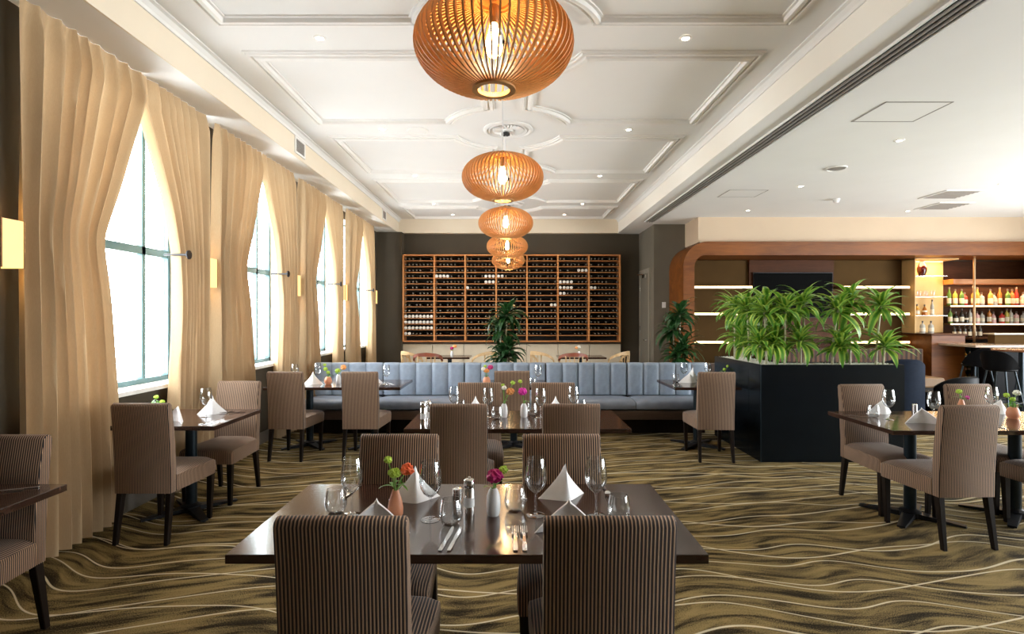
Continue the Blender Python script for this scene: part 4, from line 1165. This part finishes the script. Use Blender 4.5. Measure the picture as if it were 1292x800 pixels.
# niche contents
o = obj('red_vase', MB().lathe([(.001,0),(.05,0),(.085,.10),(.088,.17),(.06,.25),(.035,.28),(.04,.31),(.001,.30)], 24), bottle_col('deep_red_glass', (.03,.002,.003)), None, loc=(8.38, 11.18, 2.38), smooth=True)
tag(o, 'deep red glass vase on the top niche shelf', 'vase')
for k in range(3):
    put('tilted_glass', cached('tumb', tumbler_mesh), 'glass', (8.32+k*.14, 11.18, 1.96), 0, 'small glass on the middle niche shelf, %s' % ['left','centre','right'][k], 'glass', 'glasses in the lit niche', (1,1,1.3))
for k, (c, cn, kk) in enumerate(((gold,'golden',1),(amber,'amber',3),(clear,'clear',2))):
    bar_bottle(8.28+k*.155, 11.18, 1.58, kk, c, '%s bottle on the lower niche shelf' % cn, .9)
for k in range(2):
    bar_bottle(8.22+k*.17, 10.95, 1.225, 1, clear, 'clear bottle standing on the niche pedestal, %s one' % ['left','right'][k], .95)

# back bar shelving
bb = thing('back_bar', 'back bar with two lit bottle shelves and dark cabinet', 'bar shelving', (9.9, 11.54, 0))
obj('back_board', MB().box(-.95, 1.05, -.03, 0, 0, 2.72), M['panelwood'], bb)
for z in (1.42, 1.79):
    s_ = obj('shelf', MB().box(-.93, 1.03, -.34, -.03, z-.03, z), M['bronzefabric'], bb)
    obj('led_strip', MB().box(-.92, 1.02, -.352, -.34, z-.03, z-.004), M['led'], s_)
    l = bpy.data.lights.new('shelf_light', 'AREA'); l.shape = 'RECTANGLE'; l.size = 1.8; l.size_y = .03; l.energy = 7; l.color = (1,.66,.34)
    o = bpy.data.objects.new('shelf_light', l); o.location = (0,-.345,z+.37); o.rotation_euler = (-.5,0,0); link(o, bb)
obj('cabinet', MB().box(-.60, 1.05, -.50, -.03, 0, 1.10), M['black'], bb)
obj('cabinet_top', MB().box(-.95, 1.05, -.56, -.03, 1.10, 1.14), M['panelwood'], bb)
obj('canopy', MB().box(-.95, 1.05, -.45, -.03, 2.22, 2.32), M['rackwood'], bb)
l = bpy.data.lights.new('shelf_light', 'AREA'); l.shape = 'RECTANGLE'; l.size = 1.8; l.size_y = .06; l.energy = 16; l.color = (1,.66,.34)
o = bpy.data.objects.new('shelf_light', l); o.location = (0,-.25,2.20); link(o, bb)
cols = [(amber,'amber'),(gold,'golden'),(red,'red-brown'),(clear,'clear'),(green,'green'),(dark,'dark'),(pinkb,'rose'),(yellow,'yellow')]
rb2 = random.Random(9)
seq1 = [4,7,4,2,1,1,3,1,3,0,4,0,2,6,5]
for k in range(15):
    c, cn = cols[seq1[k]]
    bar_bottle(9.06+k*.118, 11.33+rb2.uniform(-.04,.06), 1.79, [2,0,0,1,0,2,1,0,3,2,0,0,2,1,0][k], c, '%s spirit bottle on the upper bar shelf, number %s from the left' % (cn, ['one','two','three','four','five','six','seven','eight','nine','ten','eleven','twelve','thirteen','fourteen','fifteen'][k]), 1.05)
seq2 = [4,5,5,5,3,6,3,0,6,2,7,3,6,3,5]
for k in range(15):
    c, cn = cols[seq2[k]]
    bar_bottle(9.06+k*.118, 11.33+rb2.uniform(-.04,.06), 1.42, [0,1,0,3,0,1,1,0,3,1,0,0,1,1,0][k], c, '%s spirit bottle on the lower bar shelf, number %s from the left' % (cn, ['one','two','three','four','five','six','seven','eight','nine','ten','eleven','twelve','thirteen','fourteen','fifteen'][k]), .95)
for k in range(6):
    bar_bottle(9.02+k*.105, 11.15, 1.14, 0, dark, 'dark bottle with cream label on the back counter, number %s from the left' % ['one','two','three','four','five','six'][k], .8)
o = obj('bronze_post', MB().tube([(9.18,10.86,1.055),(9.18,10.86,2.73)], .022, 16), M['brass'], smooth=True)
tag(o, 'slim bronze post rising from the bar to the portal', 'post')

# glass-door fridge
fr = thing('bottle_fridge', 'lit glass-door fridge with bottles under the bar', 'fridge', (8.98, 10.95, 0))
obj('cabinet', MB().box(-.22,-.20,-.22,.22,.30,1.0).box(.20,.22,-.22,.22,.30,1.0).box(-.20,.20,.20,.22,.30,1.0).box(-.20,.20,-.22,.20,.98,1.0).box(-.22,.22,-.22,.22,.0,.30), M['black'], fr)
for z in (.46, .70):
    obj('shelf', MB().box(-.20,.20,-.19,.20,z,z+.008), M['chrome'], fr)
obj('door_glass', MB().box(-.20,.20,-.225,-.22,.31,.98), M['pane'], fr)
obj('light_strip', MB().box(-.19,.19,-.19,-.175,.965,.98), mat('cool_led', (1,1,1), .4, emit=(.75,1,.85), es=9), fr)
for zi, (z, c, cn) in enumerate(((.708, amber, 'amber'), (.468, green, 'green'), (.301, yellow, 'yellow'))):
    for k in range(4):
        bar_bottle(8.84+k*.095, 10.90, z, 1, c, '%s bottle in the bar fridge, %s of four' % (cn, ['first','second','third','last'][k]), .62)

# bar counter
bc = thing('bar_counter', 'dark bar counter with thin stone top at the right edge', 'bar counter', (9.4, 9.95, 0))
obj('counter_top', MB().box(-1.22, 1.55, -.30, .55, 1.01, 1.05), mat('stone_top', (.36,.27,.20), .2, var=.15), bc, bevel=.004)
obj('counter_front', MB().box(-.72, 1.5, -.12, .40, .10, 1.01), M['blackleather'], bc)
obj('kick_plate', MB().box(-.70, 1.5, -.06, .38, 0, .10), M['black'], bc)
obj('riser', MB().box(-.35, 1.5, .30, .45, 1.05, 1.22), M['bronzefabric'], bc)
obj('riser_cap', MB().box(-.40, 1.52, .25, .50, 1.22, 1.245), mat('riser_cap', (.45,.40,.34), .3), bc)

# high table and stools
ht = thing('high_table', 'round-topped high bar table with black post at the right edge', 'table', (8.15, 8.75, 0))
obj('table_top', MB().lathe([(.001,1.0),(.36,1.0),(.38,1.01),(.38,1.03),(.37,1.035),(.001,1.035)], 36), mat('red_brown_top', (.24,.10,.05), .2), ht, smooth=True)
obj('column', MB().lathe([(.035,.03),(.035,1.0)], 16), M['bluesteel'], ht, smooth=True)
obj('base', MB().lathe([(.001,0),(.26,0),(.26,.012),(.06,.03),(.001,.03)], 28), M['black'], ht, smooth=True)
def stool(x, y, rz, label):
    t = thing('bar_stool', label, 'bar stool', (x, y, 0), rz, 'black bar stools by the bar')
    obj('seat', cached('stseat', lambda: MB().lathe([(.001,.72),(.18,.72),(.20,.735),(.20,.755),(.16,.77),(.001,.772)], 24).mesh('seat', True)), M['blackleather'], t)
    def shell():
        vs = []; fs = []; n = 16
        for i in range(n+1):
            a = PI+PI*i/n; tip = abs(2*i/n-1); h = .26*(1-tip**2.5)+.03
            c, s = math.cos(a), math.sin(a)
            for r, z in ((.195,.75),(.215,.75),(.245,.75+h),(.225,.75+h)): vs.append((r*c, r*s, z))
        for i in range(n):
            for k in range(4): fs.append((i*4+k, i*4+(k+1) % 4, i*4+4+(k+1) % 4, i*4+4+k))
        fs += [(0,1,2,3),(n*4+3,n*4+2,n*4+1,n*4)]
        return MB().add(vs, fs).mesh('back_shell', True)
    obj('back_shell', cached('stshell', shell), M['blackleather'], t)
    for i, (sx, sy) in enumerate(((1,1),(1,-1),(-1,1),(-1,-1))):
        obj('leg', cached(('stleg', i), lambda: MB().tube([(sx*.22,sy*.22,0),(sx*.12,sy*.12,.725)], .014).mesh('leg', True)), M['bluesteel'], t)
    obj('foot_ring', cached('string', lambda: MB().lathe([(.238,.245),(.252,.245),(.252,.26),(.238,.26),(.238,.245)], 24).mesh('ring', True)), M['bluesteel'], t)
stool(7.85, 9.25, 0, 'black bar stool at the bar corner beside the fridge')
stool(7.55, 8.45, -1.2, 'black shell-backed stool left of the round high table')
stool(8.75, 9.15, .2, 'black bar stool behind the round high table')

# lounge seats behind the planter
def tub(x, y, rz, m, w, h, name, label):
    t = thing(name, label, 'armchair', (x, y, 0), rz)
    vs = []; fs = []; n = 24
    for i in range(n+1):
        a = PI+PI*1.0*i/n; tip = abs(2*i/n-1); hh = h-(h-.55)*tip**3
        c, s = math.cos(a), math.sin(a); r = w/2
        for rr, z in ((r-.09,.12),(r,.12),(r,hh-.03),(r-.03,hh),(r-.07,hh),(r-.09,hh-.03)): vs.append((rr*c, rr*s*.95+.06, z))
    for i in range(n):
        for k in range(6): fs.append((i*6+k, i*6+(k+1) % 6, i*6+6+(k+1) % 6, i*6+6+k))
    fs += [tuple(range(6)), tuple(n*6+5-k for k in range(6))]
    obj('shell', MB().add(vs, fs), m, t, smooth=True)
    q = w/2-.10
    obj('seat', MB().prism([(q*math.cos(PI+PI*i/16), q*.95*math.sin(PI+PI*i/16)+.06) for i in range(17)]+[(q,.30),(-q,.30)], .14, .44, 'z'), m, t, bevel=.02)
    for sx in (-1, 1):
        for sy in (-.22, .20): obj('leg', MB().tube([(sx*w*.34,sy,0),(sx*w*.33,sy,.15)], .016), M['legwood'], t)
tub(5.60, 8.05, 0, M['navy'], .86, .95, 'tub_armchair', 'dark navy high-backed tub armchair behind the planter')
tub(6.45, 8.00, .4, M['blackleather'], .72, .70, 'low_armchair', 'low black armchair right of the navy armchair')
sb = thing('lounge_bench', 'lounge bench with a striped back and tan seat before the portal', 'bench', (6.8, 10.40, 0))
obj('back', MB().box(-1.9, .95, -.10, 0, .35, .95), stripe_mat('striped_lounge_fabric', (.025,.010,.006), (.11,.05,.022), .09, .5), sb, bevel=.02)
obj('seat', MB().box(-1.9, .95, -.62, -.10, .28, .46), mat('tan_leather', (.22,.13,.065), .5), sb, bevel=.03)
obj('plinth', MB().box(-1.86, .92, -.56, -.02, 0, .28), M['legwood'], sb)
